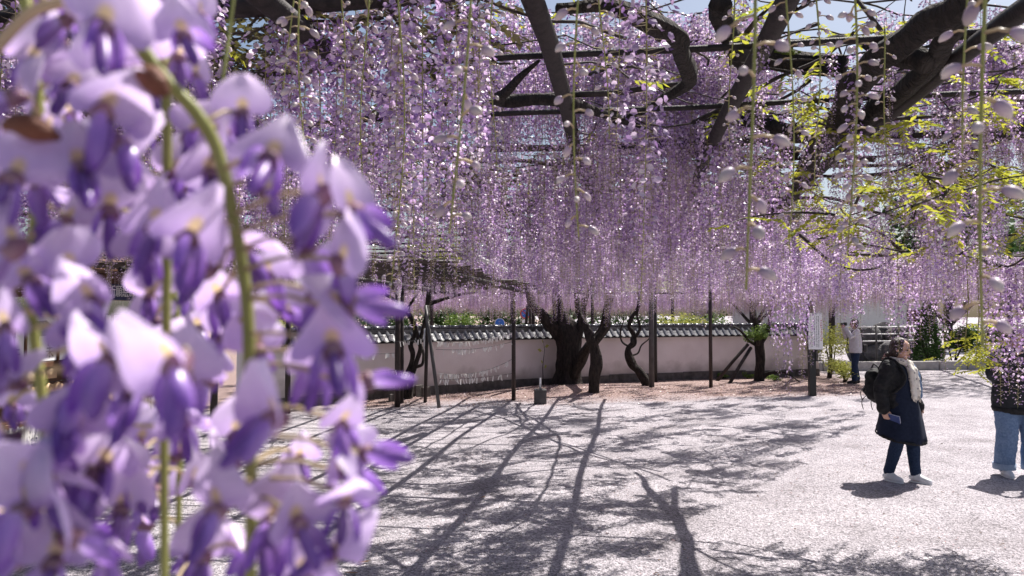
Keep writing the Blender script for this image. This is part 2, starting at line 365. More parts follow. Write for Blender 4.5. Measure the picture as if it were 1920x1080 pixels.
def sweep(prof, s0, s1, step, mats, name, parent, smooth=False):
    """prof: list of (offset to the front, height), swept along the wall"""
    g = MB(); n = max(2, int((s1 - s0) / step) + 1); k = len(prof); vs = []
    for i in range(n):
        p, t, nn = wpt(s0 + (s1 - s0) * i / (n - 1))
        vs += [p + nn * u + Vector((0, 0, z)) for u, z in prof]
    fs = [(i * k + j, (i + 1) * k + j, (i + 1) * k + (j + 1) % k, i * k + (j + 1) % k) for i in range(n - 1) for j in range(k)]
    fs += [tuple(range(k)), tuple((n - 1) * k + j for j in range(k - 1, -1, -1))]
    g.add(vs, fs); return g.build(name, mats, parent, smooth)
sweep([(.11, .1), (.11, 1.22), (-.11, 1.22), (-.11, .1)], .02, WL - .02, .3, M['plaster'], 'plaster_face', wall)
sweep([(.235, 1.185), (.235, 1.21), (.02, 1.40), (-.02, 1.40), (-.235, 1.21), (-.235, 1.185)], .01, WL - .01, .3, M['black'], 'roof_bed', wall)
s = 0; r = random.Random(5)
while s < WL - .3:
    L = r.uniform(.75, 1.2); e = min(s + L, WL)
    h = .2 + r.uniform(-.012, .02)
    sweep([(.15 + r.uniform(0, .02), -.1), (.14, h), (-.14, h), (-.15, -.1)], s + .006, e - .006, .4, M['stone'], 'base_stone', wall); s = e
# curved pan tiles, each its own piece
def tile_mesh():
    prof = [(0, .030), (.03, .010), (.075, 0), (.125, .008), (.155, .034), (.185, .044), (.21, .036), (.222, .02)]
    L = .155; g = MB(); k = len(prof); vs = []
    for y, dz in ((0, 0), (-L, 0)):
        for th in (0, -.016):
            vs += [(x - .111, y, z + th) for x, z in prof]
    A, B, C, D = 0, k, 2 * k, 3 * k; fs = []
    for j in range(k - 1):
        fs += [(A + j, C + j, C + j + 1, A + j + 1), (B + j, B + j + 1, D + j + 1, D + j), (C + j, D + j, D + j + 1, C + j + 1), (A + j, A + j + 1, B + j + 1, B + j)]
    fs += [(A, B, D, C), (A + k - 1, C + k - 1, D + k - 1, B + k - 1)]
    g.add(vs, fs); return g.mesh('roof_tile', M['tile'], None, False)
tm = tile_mesh(); PIT = .212; slope = math.atan2(.19, .215)
nt_ = int(WL / PIT)
for row in range(2):
    for i in range(nt_):
        p, t, nn = wpt((i + .5) * PIT)
        dn = (nn * math.cos(slope) - Vector((0, 0, math.sin(slope)))); up = t.cross(-dn).normalized()
        if up.z < 0: up = -up
        org = p + nn * .03 + Vector((0, 0, 1.425)) + dn * (.005 + row * .128) - up * (row * .012)
        tilt = up * .0
        Mx = Matrix((( t.x, -dn.x, up.x, org.x), (t.y, -dn.y, up.y, org.y), (t.z, -dn.z, up.z, org.z), (0, 0, 0, 1)))
        o = obj('roof_tile', tm, wall)
        o.matrix_basis = Matrix.Translation(-Vector(wall.matrix_basis.translation)) @ Mx @ Matrix.Rotation(r.uniform(-.02, .02), 4, 'Z') @ Matrix.Rotation(R(4), 4, 'X')
sweep([(.085, 1.405), (.085, 1.432), (-.085, 1.432), (-.085, 1.405)], 0, WL, .3, M['tile'], 'ridge_course', wall)
sweep([(.072, 1.441), (.072, 1.466), (-.072, 1.466), (-.072, 1.441)], 0, WL, .3, M['tile'], 'ridge_course', wall)
sweep([(.05, 1.43), (.05, 1.475), (-.05, 1.475), (-.05, 1.43)], .01, WL - .01, .3, M['black'], 'ridge_core', wall)
rt = MB(); rt.tube([(-.15, 0, 0), (.135, 0, 0)], .05, 10); rt.tube([(.12, 0, 0), (.15, 0, 0)], .062, 10)
rme = rt.mesh('ridge_tile', M['tile'])
for i in range(int(WL / .3)):
    p, t, nn = wpt((i + .5) * .3); o = obj('ridge_tile', rme, wall)
    o.matrix_basis = Matrix.Translation(p + Vector((0, 0, 1.505)) - Vector(wall.matrix_basis.translation)) @ Matrix.Rotation(math.atan2(t.y, t.x), 4, 'Z')

# ------------------------------------------------------------------ trellis: long poles, crossbars, posts
AZ = R(9); PD = Vector((math.sin(AZ), math.cos(AZ), 0)); PX = Vector((math.cos(AZ), -math.sin(AZ), 0))
TZ = 3.0
trellis = thing('wisteria_trellis', 'tall pole trellis carrying the wisteria above the gravel court', 'trellis', (0, 4, 0))
U0 = Vector((.22, 3.8, 0)).dot(PX)
def uv(u, v, z): q = PX * u + PD * v; return Vector((q.x, q.y, z))
for k in range(-7, 4):
    u = U0 + .96 * k; v1 = 17.5 if k < 2 else {2: 9.5, 3: 6.6}[k]
    v0 = 2.2
    g = MB(); n = 14
    g.tube([uv(u + .025 * math.sin(i * 1.3 + k), v0 + (v1 - v0) * i / n, TZ + .02 * math.sin(i * .9 + k * 2)) for i in range(n + 1)], [.047 - .012 * i / n for i in range(n + 1)], 8)
    g.build('pole', M['pole'], trellis, True)
v = 2.87; k = 0
while v < 17.5:
    umin = U0 - .96 * 7.3; umax = U0 + .96 * (3.4 if v < 6.7 else 2.3 if v < 9.5 else 1.5)
    if v < 3: umin -= 1; umax += .8
    rad = .046 if k == 0 else .017 if k % 3 else .026
    g = MB(); g.tube([uv(umin + (umax - umin) * i / 12, v + .02 * math.sin(i + k), TZ + .055 + rad + .012 * math.sin(i * 1.7 + k)) for i in range(13)], rad, 6)
    g.build('crossbar', M['pole'], trellis, True); v += .75 if k == 0 else 1.02; k += 1
def post(px, py, top, rad, mat, name='post', px_top=None, parent=trellis, n=8, gap=0):
    b_ = atg(px, py); t = Vector((b_.x, b_.y, top))
    if px_top is not None: t = at(px_top, 590, b_.y + gap); t.z = top
    g = MB(); g.tube([(b_.x, b_.y, -.1), tuple(b_.lerp(t, .5)), tuple(t)], [rad * 1.05, rad, rad * .95], n)
    return g.build(name, mat, parent, True)
post(1333, 727, TZ, .045, M['steel']); post(1222, 727, TZ, .065, M['greysteel']); post(1229, 716, TZ, .05, M['black'])
post(1000, 716, TZ, .05, M['pole']); post(994, 715, TZ, .035, M['steel']); post(976, 718, TZ, .04, M['pole'], 'prop', 996)
# ------------------------------------------------------------------ lower lattice to the left
LZ = 2.28
lat = thing('low_lattice', 'low dark bamboo lattice roof over the left side of the court', 'lattice', (-3, 12, 0))
for k in range(5):
    u = -6.6 + 1.62 * k; g = MB(); g.tube([uv(u - 2.0, 7.2, LZ), uv(u - 2.05, 11, LZ + .02), uv(u - 2.0, 15.7, LZ - .02)], .038, 7); g.build('beam', M['pole'], lat, True)
r = random.Random(9); v = 7.3
while v < 15.7:
    g = MB(); u0 = -8.8 + r.uniform(-.2, .2); u1 = -1.95 + r.uniform(-.1, .25); b_ = r.uniform(-.03, .03)
    g.tube([uv(u0, v, LZ + .06), uv((u0 + u1) / 2, v + b_, LZ + .07), uv(u1, v + b_ * 2, LZ + .06)], r.uniform(.012, .022), 6); g.build('bamboo_slat', M['bamboo'], lat, True); v += r.uniform(.16, .3)
post(963, 751, LZ + .05, .042, M['steel'], parent=lat); post(745, 763, LZ + .05, .055, M['steel'], parent=lat); post(753, 758, LZ + .05, .04, M['pole'], parent=lat)
post(539, 775, LZ + .05, .05, M['steel'], parent=lat)
post(400, 840, LZ + .05, .05, M['steel'], parent=lat)
g = MB(); g.box((0, 0, 0), (.14, .14, .05)); pc = atg(963, 751); g.v = [(x + pc.x, y + pc.y, z + LZ - .06) for x, y, z in g.v]; g.build('post_cap', M['steel'], lat)
# weathered board lying on the lattice
g = MB(); a = at(884, 478, 11.2); b_ = at(944, 506, 12.6)
g.bevbox((a + b_) / 2, ((b_ - a).length, .16, .03), .006, 0, (b_ - a).to_track_quat('X', 'Z').to_matrix())
tag(g.build('white_board', M['white']), 'long narrow white board resting slantwise on the low lattice', 'board')
# A-frame of stakes in front of the wall
st = thing('stake_frame', 'tall grey stakes leaning together in front of the wall by the twisted vine', 'stakes', atg(810, 760))
for (p0, pt, m) in (((824, 765), 798, 'greysteel'), ((797, 757), 802, 'pole')):
    b_ = atg(*p0); t = at(pt, 590, gd(760)); t.z = 1.98
    g = MB(); g.tube([(b_.x, b_.y, -.05), t], .035, 8); g.build('stake', M[m], st, True)
b_ = at(797, 640, gd(757) - .0); g = MB(); g.tube([(b_.x + .004, b_.y - .004, 1.12), (b_.x + .02, b_.y - .01, 1.52)], .041, 8); g.build('pale_sleeve', M['white'], st, True)

# ------------------------------------------------------------------ paper fortunes tied on lines before the wall
r = random.Random(21)
lines = [((822, 640), (958, 622), .10), ((825, 655), (958, 640), .07), ((830, 700), (958, 672), .14), ((828, 712), (958, 700), .03), ((548, 632), (740, 628), .06), ((560, 655), (740, 662), .05), ((560, 700), (742, 694), .05), ((740, 640), (790, 636), .02)]
dl = gd(751)
for i, (a_, b2, sag) in enumerate(lines):
    d0 = 14.5 if a_[0] < 700 else 14.6; A = at(a_[0], a_[1], d0); B = at(b2[0], b2[1], dl if b2[0] > 900 else 14.55)
    if b2[0] > 900: B.x = atg(963, 751).x; A = at(a_[0] - (8 if i < 3 else 4), a_[1], gd(762))
    o0 = (A + B) / 2; tline = thing('fortune_line', ['thin wire of tied white paper fortunes before the plaster wall'][0], 'paper line', (o0.x, o0.y, o0.z), 'paper fortune lines at the wall')
    def lp(t): return A.lerp(B, t) - Vector((0, 0, sag * 4 * t * (1 - t)))
    g = MB(); g.tube([lp(k / 10) for k in range(11)], .004, 4); g.build('wire', M['greysteel'], tline)
    g = MB(); n = int((B - A).length * (34 if i in (0, 2) else 20))
    for k in range(n):
        t = r.betavariate(1.2, 1.6) if i < 4 else r.uniform(0, 1)
        p = lp(t); w = r.uniform(.008, .014); h = r.uniform(.05, .12); a = r.uniform(-.7, .7); dx = math.cos(a) * w; dy = math.sin(a) * w; sw = r.uniform(-.03, .03)
        g.add([p + Vector((-dx, -dy, .006)), p + Vector((dx, dy, .006)), p + Vector((dx + sw, dy + sw * .5, -h)), p + Vector((-dx + sw, -dy + sw * .4, -h * .9))], [(0, 1, 2, 3)])
    g.build('paper_strips', M['paper'], tline, False, 'stuff')

# ------------------------------------------------------------------ old wisteria vines: trunks and limbs
def gnarl(a, t, k=5, amp=.16, tw=5, ph=0): return 1 + amp * math.sin(k * a + tw * t + ph) + .5 * amp * math.sin((k * 2 + 1) * a - tw * 2 * t + ph * 2)
def trunk(parent, name, ctrl, n=14, k=5, amp=.2, tw=5, mat='bark', sub=6, wob=.0):
    c = curve_pts(ctrl, sub); pts = []; rs = []
    for i, q in enumerate(c):
        p = Vector(q[:3])
        if wob: p += Vector((mnoise.noise(p * 3), mnoise.noise(p * 3 + Vector((7, 0, 0))), mnoise.noise(p * 3 + Vector((0, 9, 0))))) * wob
        pts.append(p); rs.append(float(q[3]) * (1 + .18 * mnoise.noise(p * 4.0)))
    g = MB(); ph = rng.uniform(0, 6)
    g.tube(pts, rs, n, 0, True, lambda a, t: gnarl(a, t, k, amp, tw, ph)); return g.build(name, M[mat], parent, True)
def P4(px, py, d, r): p = at(px, py, d); return (p.x, p.y, p.z, r)
b0 = atg(1062, 720)
vine = thing('wisteria_vine', 'huge dark gnarled wisteria trunk with spreading limbs standing before the wall', 'wisteria', (b0.x, b0.y, 0))
d = 18.6
trunk(vine, 'trunk', [P4(1062, 735, d, .48), P4(1063, 718, d, .42), P4(1066, 690, d, .34), P4(1066, 655, d, .30), P4(1064, 632, d, .33), P4(1058, 612, d, .25), P4(1050, 590, d, .16), P4(1044, 560, d, .11), P4(1036, 515, d - .3, .07), P4(1030, 490, d - .8, .04)], 22, 6, .13, 3)
trunk(vine, 'limb', [P4(1056, 640, d - .05, .17), P4(1035, 612, d - .15, .15), P4(1012, 585, d - .3, .10), P4(995, 566, d - .5, .07), P4(985, 530, d - .9, .05)], 12, wob=.03)
trunk(vine, 'limb', [P4(1070, 645, d, .17), P4(1083, 625, d - .1, .13), P4(1090, 600, d - .1, .09), P4(1098, 560, d - .3, .07), P4(1110, 510, d - 1, .05)], 12, wob=.03)
trunk(vine, 'limb', [P4(1075, 705, d - .2, .14), P4(1090, 675, d - .4, .13), P4(1103, 648, d - .8, .11), P4(1122, 628, d - 1.2, .09), P4(1135, 590, d - 1.4, .06), P4(1140, 520, d - 1.8, .05)], 12, wob=.03)
b1 = atg(1113, 742); d1 = b1.y
fv = thing('wisteria_vine', 'slim straight wisteria trunk forking high, standing in front of the huge gnarled one', 'wisteria', (b1.x, b1.y, 0))
trunk(fv, 'trunk', [P4(1113, 750, d1, .135), P4(1113, 735, d1, .13), P4(1114, 705, d1, .13), P4(1118, 682, d1, .14), P4(1115, 655, d1, .12), P4(1108, 636, d1, .12), P4(1098, 612, d1 + .1, .09), P4(1086, 588, d1 + .2, .07), P4(1080, 540, d1 + .3, .05)], 14, 4, .12, 4)
trunk(fv, 'limb', [P4(1112, 650, d1, .09), P4(1126, 628, d1 - .05, .085), P4(1136, 610, d1 - .1, .08), P4(1140, 590, d1 - .1, .06), P4(1150, 540, d1 - .3, .045)], 10, wob=.02)
b2 = atg(1212, 724); d2 = b2.y
tv = thing('wisteria_vine', 'contorted two-stranded wisteria vine leaning beside the grey post', 'wisteria', (b2.x, b2.y, 0))
trunk(tv, 'trunk', [P4(1214, 730, d2, .12), P4(1208, 712, d2, .11), P4(1196, 694, d2, .10), P4(1184, 684, d2, .085), P4(1176, 668, d2, .06), P4(1178, 654, d2, .055), P4(1190, 644, d2 - .05, .06), P4(1188, 626, d2, .06), P4(1180, 612, d2, .05), P4(1184, 596, d2, .05), P4(1196, 575, d2, .04), P4(1200, 530, d2, .03)], 10, 3, .15, 6)
trunk(tv, 'limb', [P4(1192, 692, d2 - .08, .06), P4(1182, 672, d2 - .1, .075), P4(1178, 655, d2 - .08, .07), P4(1186, 644, d2 - .1, .06), P4(1186, 634, d2, .055), P4(1194, 628, d2 - .05, .05), P4(1200, 612, d2, .035), P4(1194, 590, d2, .03), P4(1205, 560, d2, .025)], 8, wob=.02)
trunk(tv, 'limb', [P4(1183, 668, d2 - .05, .025), P4(1196, 662, d2, .022), P4(1202, 648, d2, .02), P4(1214, 638, d2, .016), P4(1221, 630, d2, .012)], 6)
trunk(tv, 'limb', [P4(1180, 650, d2, .03), P4(1166, 640, d2, .025), P4(1163, 622, d2, .02), P4(1170, 600, d2, .015)], 6)
b3 = atg(764, 752); d3 = b3.y
lv = thing('wisteria_vine', 'thin bundle of intertwined dark vine stems beside the twin posts', 'wisteria', (b3.x, b3.y, 0))
for ctrl in ([(762, 757, .07), (760, 735, .06), (757, 715, .055), (768, 690, .05), (775, 665, .05), (771, 645, .05), (778, 625, .045), (772, 602, .04), (760, 580, .04), (745, 566, .035), (722, 552, .03), (700, 540, .02)],
             [(767, 757, .06), (769, 735, .055), (773, 705, .05), (780, 680, .05), (789, 655, .05), (785, 635, .045), (780, 618, .04), (775, 600, .035), (766, 580, .03), (776, 560, .03), (786, 545, .02)],
             [(757, 757, .06), (755, 720, .05), (766, 700, .045), (780, 688, .035), (792, 682, .03), (793, 660, .03), (788, 645, .035), (792, 620, .045), (800, 590, .05), (802, 572, .06), (816, 566, .045), (834, 560, .035), (862, 552, .03), (890, 548, .02)],
             [(800, 596, .05), (803, 560, .06), (806, 530, .05), (812, 500, .04)]):
    trunk(lv, 'stem', [P4(a, b_, d3 + .04 * i_, r_) for i_, (a, b_, r_) in enumerate(ctrl)], 8, 3, .15, 5, wob=.015)
b4 = atg(1425, 714); d4 = b4.y
rv = thing('wisteria_vine', 'short dark trunk with mossy twigs held up by two slanting props', 'wisteria', (b4.x, b4.y, 0))
trunk(rv, 'trunk', [P4(1423, 720, d4, .16), P4(1424, 700, d4, .13), P4(1426, 670, d4, .12), P4(1424, 645, d4, .11), P4(1420, 620, d4, .09), P4(1412, 590, d4, .06), P4(1405, 540, d4, .04)], 12)
trunk(rv, 'limb', [P4(1424, 650, d4, .07), P4(1436, 630, d4, .06), P4(1444, 600, d4, .05), P4(1450, 550, d4, .035)], 8, wob=.02)
trunk(rv, 'limb', [P4(1426, 712, d4 - .05, .07), P4(1440, 700, d4 - .1, .05), P4(1462, 698, d4 - .2, .035), P4(1482, 704, d4 - .3, .025), P4(1500, 716, d4 - .5, .015)], 7, wob=.03)
trunk(rv, 'limb', [P4(1420, 648, d4, .045), P4(1404, 640, d4 - .1, .04), P4(1390, 622, d4 - .1, .03), P4(1375, 612, d4, .02)], 7, wob=.02)
for a, b_ in (((1342, 714), (1403, 645)), ((1366, 719), (1408, 652))):
    A = atg(*a); B = at(b_[0], b_[1], d4 - .1); g = MB(); g.tube([A - Vector((0, 0, .05)), A.lerp(B, .5), B], .045, 8); g.build('prop', M['bark2'], rv, True)

# the great limb over the right of the court with the log that carries it
ov = thing('wisteria_vine', 'massive knotted dark limb sweeping overhead with mossy side branches', 'wisteria', (2.3, 6, TZ - .25))
trunk(ov, 'limb', [P4(1330, 470, 9.8, .018), P4(1400, 420, 8.6, .045), P4(1480, 372, 7.2, .055), P4(1520, 300, 5.6, .065), P4(1560, 245, 4.7, .075), P4(1610, 165, 3.9, .075), P4(1680, 85, 3.3, .065), P4(1780, 15, 2.9, .06), P4(1860, -60, 2.6, .055)], 18, 4, .12, 7, wob=.05, sub=8)
trunk(ov, 'limb', [P4(1560, 265, 4.8, .06), P4(1640, 210, 4.4, .055), P4(1745, 125, 3.6, .05), P4(1775, 60, 3.2, .045), P4(1820, 0, 2.9, .04)], 14, 3, .12, 6, wob=.03)
trunk(ov, 'limb', [P4(1745, 120, 3.4, .05), P4(1700, 105, 3.5, .055), P4(1650, 88, 3.7, .035), P4(1600, 75, 3.9, .02), P4(1540, 80, 4.2, .006)], 10, wob=.03)
trunk(ov, 'limb', [P4(1520, 250, 4.9, .06), P4(1450, 240, 5.0, .05), P4(1360, 232, 5.2, .045), P4(1290, 268, 5.6, .05), P4(1220, 262, 5.8, .035), P4(1180, 235, 5.9, .02), P4(1150, 200, 5.7, .006)], 10, wob=.05)
trunk(ov, 'limb', [P4(1500, 290, 5.6, .045), P4(1420, 266, 5.8, .04), P4(1320, 280, 6.0, .045), P4(1200, 285, 6.4, .04), P4(1100, 300, 6.8, .025), P4(1020, 320, 7.2, .007)], 10, wob=.04)
trunk(ov, 'limb', [P4(1590, 125, 4.1, .06), P4(1510, 118, 4.2, .055), P4(1450, 112, 4.2, .065), P4(1400, 118, 4.2, .06), P4(1370, 60, 3.6, .05), P4(1345, 10, 3.1, .05)], 12, wob=.03)
trunk(ov, 'limb', [P4(1040, 8, 2.95, .018), P4(1150, 15, 3.0, .032), P4(1230, 45, 3.1, .042), P4(1275, 75, 3.25, .045), P4(1282, 110, 3.5, .04), P4(1290, 150, 3.9, .04), P4(1250, 185, 4.2, .028), P4(1190, 215, 4.6, .018), P4(1130, 240, 4.9, .006)], 12, wob=.03)
trunk(ov, 'limb', [P4(1010, 118, 3.7, .007), P4(975, 150, 3.9, .018), P4(942, 183, 4.2, .03), P4(960, 193, 4.3, .04), P4(1040, 183, 4.2, .035), P4(1110, 205, 4.4, .026), P4(1180, 230, 4.8, .018), P4(1230, 250, 5.0, .006)], 10, wob=.03)
g = MB(); r = random.Random(2)
for i in range(260):
    t = r.random(); c = at(1370 + 110 * t, 108 + 8 * math.sin(t * 9), 4.18) + Vector((r.gauss(0, .03), r.gauss(0, .03), .045 + r.gauss(0, .012))); s_ = r.uniform(.008, .02)
    g.ellipsoid(c, (s_, s_, s_ * .7), 5, 3)
g.build('moss', M['moss'], ov, True, 'stuff')

# ------------------------------------------------------------------ canopy shoots (racemes hang from these)
SH = []   # (polyline points, start radius, zone)
def edge(y): return 6.6 if y < 6.3 else 2.3 + (y - 6.4) * .64
def inmain(x, y):
    if y < 1.9 or y > 20.5 or x < -9: return False
    if x > edge(y): return False
    if x < -1.75 + (y - 7) * .16 and 7.6 < y < 16.5: return False
    return True
def shoots(region, bbox, total, z, zr, seed, zone, rmax=.016, len_=(1.0, 2.6)):
    r = random.Random(seed); L = 0; k = 0
    while L < total and k < 20000:
        k += 1; x = r.uniform(bbox[0], bbox[1]); y = r.uniform(bbox[2], bbox[3])
        if not region(x, y): continue
        a = r.uniform(0, 6.28); zz = z + r.uniform(-zr, zr); pts = []; l = r.uniform(*len_); n = int(l / .16); da = 0
        for i in range(n):
            if not region(x, y): break
            pts.append(Vector((x, y, zz))); da = .75 * da + r.gauss(0, .12); a += da; zz += r.gauss(0, .02) + (z - zz) * .1
            x += .16 * math.cos(a); y += .16 * math.sin(a)
        if len(pts) > 4: SH.append((pts, r.uniform(.4, 1) * rmax, zone)); L += .16 * len(pts)
shoots(inmain, (-9, 9.5, 1.9, 20.5), 850, TZ + .12, .09, 31, 'main', .012)
shoots(lambda x, y: -.4 < x < 5.2 and 4.7 < y < 6.5, (-.4, 5.2, 4.7, 6.5), 84, 3.8, .5, 32, 'rightbare', .013, (1.0, 2.5))
shoots(lambda x, y: x < -1.75 + (y - 7) * .16 and 7.4 < y < 16.2 and x > -8.5, (-8.5, 0, 7.4, 16.2), 170, LZ + .17, .06, 33, 'low', .014)
def inright(x, y): return x > 7.2 + max(0, 19 - y) * 1.2 and 17 < y < 31 and x < .74 * y + 1
shoots(inright, (7, 24, 17, 31), 360, 3.2, .15, 34, 'right', .02)
shoots(lambda x, y: 46 < y < 52 and -22 < x < 22, (-22, 22, 46, 52), 760, 3.15, .15, 35, 'far', .02)
# long bare arching shoots at the right edge of the canopy
r = random.Random(77); ARC = []
arcs = [((1500, 440, 6.9), (1570, 497, 6.6), (1640, 503, 6.5), (1690, 470, 6.4)), ((1590, 478, 6.7), (1720, 476, 6.4), (1800, 478, 6.2), (1880, 500, 6.0), (1960, 480, 5.9)),
        ((1540, 455, 7), (1640, 480, 6.6), (1760, 465, 6.2), (1850, 430, 5.9), (1940, 380, 5.6)), ((1480, 372, 7.2), (1560, 372, 6.6), (1650, 400, 6.2), (1740, 410, 6.0), (1850, 400, 5.6), (1950, 330, 5.2)),
        ((1600, 330, 5.6), (1680, 320, 5.4), (1740, 290, 5.2), (1830, 240, 4.8), (1940, 190, 4.4)), ((1520, 330, 6), (1620, 330, 5.7), (1700, 318, 5.4), (1790, 260, 4.9), (1930, 160, 4.2)),
        ((1740, 410, 6), (1745, 350, 5.6), (1770, 320, 5.4), (1800, 290, 5.0), (1900, 260, 4.6)), ((1560, 240, 4.9), (1660, 225, 4.7), (1760, 218, 4.6), (1860, 215, 4.5), (1950, 190, 4.3)),
        ((1720, 480, 6.4), (1730, 440, 6.2), (1715, 400, 6.0), (1760, 350, 5.8)), ((1690, 470, 6.4), (1640, 430, 6.4), (1580, 420, 6.5), (1530, 440, 6.8)),
        ((1400, 60, 3.4), (1425, 30, 3.2), (1470, -10, 3.0)), ((1300, 230, 5.0), (1380, 190, 4.6), (1450, 150, 4.2), (1540, 110, 3.9), (1600, 60, 3.5)),
        ((1420, 300, 6), (1500, 345, 6.4), (1560, 380, 6.5), (1640, 390, 6.4)), ((1640, 300, 5.6), (1560, 290, 5.6), (1470, 300, 5.7), (1400, 290, 5.9)),
        ((1830, 330, 5.2), (1880, 340, 5.1), (1940, 310, 5.0)), ((1800, 478, 6.2), (1850, 450, 6.0), (1900, 440, 5.8), (1960, 430, 5.6)), ((1700, 180, 4.2), (1760, 150, 4.0), (1850, 60, 3.4), (1940, 10, 3.1))]
for a in arcs: ARC.append(([Vector(p) for p in curve_pts([tuple(at(*q)) for q in a], 7)], r.uniform(.009, .02)))
for i in range(46):
    d_ = r.uniform(3.6, 6.4); x = r.uniform(1500, 1930); y = 590 - 1400 * (r.uniform(2.3, 3.15) - 1.8) / d_
    c = []
    for k in range(4): c.append(tuple(at(x, y, d_))); x += r.uniform(-10, 90) * r.choice((1, 1, -1)); y += r.uniform(-34, 26); d_ += r.uniform(-.2, .2)
    ARC.append(([Vector(p) for p in curve_pts(c, 5)], r.uniform(.004, .009)))
gz = {}
def shoot_mesh(pl, r0, g):
    n = len(pl); g.tube(pl, [r0 * (1 - .7 * i / (n - 1)) for i in range(n)], 5, cap=False)
for (pl, r0, zone) in SH: shoot_mesh(pl, r0, gz.setdefault(zone, MB()))
g = gz.setdefault('rightbare', MB())
for pl, r0 in ARC: shoot_mesh(pl, r0, g)
gz['main'].build('shoots', M['twig'], vine, True, 'stuff'); gz['rightbare'].build('shoots', M['twig'], ov, True, 'stuff'); gz['low'].build('shoots', M['twig'], lv, True, 'stuff')
# sturdy limbs lying along the canopy
r = random.Random(12)
for i in range(8):
    a = r.uniform(-2.75, -.35); x, y = 1.6 + r.uniform(-1, 1.0), 17 + r.uniform(-2.5, 1); c = []; rad = r.uniform(.022, .042)
    for k in range(8):
        if not inmain(x, y) and k > 2: break
        c.append((x, y, TZ + .1 + r.uniform(-.05, .05), rad * (1 - .09 * k))); a += r.gauss(0, .22); x += 1.5 * math.cos(a); y += 1.5 * math.sin(a)
    if len(c) > 3: trunk(vine, 'limb', c, 8, 3, .12, 9, 'bark2', 5, .05)
for c in ([(-4.6, 4.2), (-3.2, 5.0), (-1.8, 5.2), (-.4, 6.1), (.8, 6.5), (2.0, 7.6)], [(-3.5, 7.0), (-2.2, 6.4), (-1.2, 5.0), (-.2, 4.5), (1.0, 4.2)], [(-.3, 9.5), (.8, 9.4), (2.2, 10.3), (4.2, 10.6)]):
    trunk(vine, 'limb', [(x, y, TZ + .1, .028 - .003 * k) for k, (x, y) in enumerate(c)], 8, 3, .12, 9, 'bark2', 6, .06)

# ------------------------------------------------------------------ visitors
def cloth(name, c1, c2, scale=40, rough=.85, bump=.25, stretch=(1, 1, 1), bscale=None): return surf(name, c1, c2, scale, rough, bump, bscale or scale * 2.5, stretch, bdist=.006, spec=.2)
skin = surf('skin', (.46, .27, .20), (.54, .33, .25), 12, .5, .05); lipm = surf('lips', (.34, .11, .10), (.38, .13, .12), 20, .4, 0)
hairm = surf('dark_hair', (.012, .008, .007), (.05, .028, .022), 60, .4, .6, 120, (1, 1, .15)); hairr = surf('reddish_hair', (.05, .018, .014), (.16, .06, .05), 60, .4, .6, 120, (1, 1, .15))
eyem = surf('eye', (.02, .012, .01), (.03, .02, .015), 5, .2, 0)
def hand(g, w, d_, side, curl=.5, s=1.0, palm_n=None):
    """palm from wrist w along d_, five unequal bent fingers; side +1/-1 tells where the thumb leaves"""
    w = Vector(w); d_ = Vector(d_).normalized(); n = Vector(palm_n) if palm_n else Vector((-side, 0, 0)); n = (n - d_ * n.dot(d_)).normalized(); a = d_.cross(n).normalized()
    if a.y < 0: a = -a      # the thumb side points forward
    for k in (-.022, -.008, .008, .022): g.limb([(*(w + a * k * .6 * s), .015 * s), (*(w + d_ * .04 * s + a * k * s), .0135 * s), (*(w + d_ * .078 * s + a * k * s), .0115 * s)], 8)
    for k, L in ((-.024, .055), (-.008, .07), (.008, .076), (.024, .068)):
        b_ = w + d_ * .082 * s + a * k * s; p1 = b_ + (d_ * math.cos(curl * .6) + n * math.sin(curl * .6)) * L * .45 * s; p2 = p1 + (d_ * math.cos(curl * 1.7) + n * math.sin(curl * 1.7)) * L * .32 * s; p3 = p2 + (d_ * math.cos(curl * 2.6) + n * math.sin(curl * 2.6)) * L * .25 * s
        g.limb([(*b_, .0092 * s), (*p1, .0085 * s), (*p2, .0078 * s), (*p3, .007 * s)], 8)
    t0 = w + d_ * .02 * s + a * .024 * s; t1 = t0 + (d_ * .7 + a * .7 + n * .25) * .035 * s; t2 = t1 + (d_ * .85 + a * .2 + n * .5) * .03 * s
    g.limb([(*t0, .012 * s), (*t1, .0105 * s), (*t2, .0085 * s)], 8)
def face(parent, hc, q, R3):
    """eyes at half the head height, brows, lips; R3 turns the head"""
    for sx in (-1, 1):
        g = MB(); g.ellipsoid(hc + R3 @ Vector((sx * .030, .086, .0)) * q, (.012 * q, .006 * q, .007 * q), 8, 6); obj('eye', g.mesh('eye', eyem), parent)
        g = MB(); g.limb([(*(hc + R3 @ Vector((sx * .016, .094, .024)) * q), .0035 * q), (*(hc + R3 @ Vector((sx * .045, .083, .026)) * q), .003 * q)], 6); obj('eyebrow', g.mesh('eyebrow', hairm), parent)
    g = MB(); g.limb([(*(hc + R3 @ Vector((-.02, .088, -.062)) * q), .005 * q), (*(hc + R3 @ Vector((0, .094, -.061)) * q), .0065 * q), (*(hc + R3 @ Vector((.02, .088, -.062)) * q), .005 * q)], 6); obj('lips', g.mesh('lips', lipm), parent)
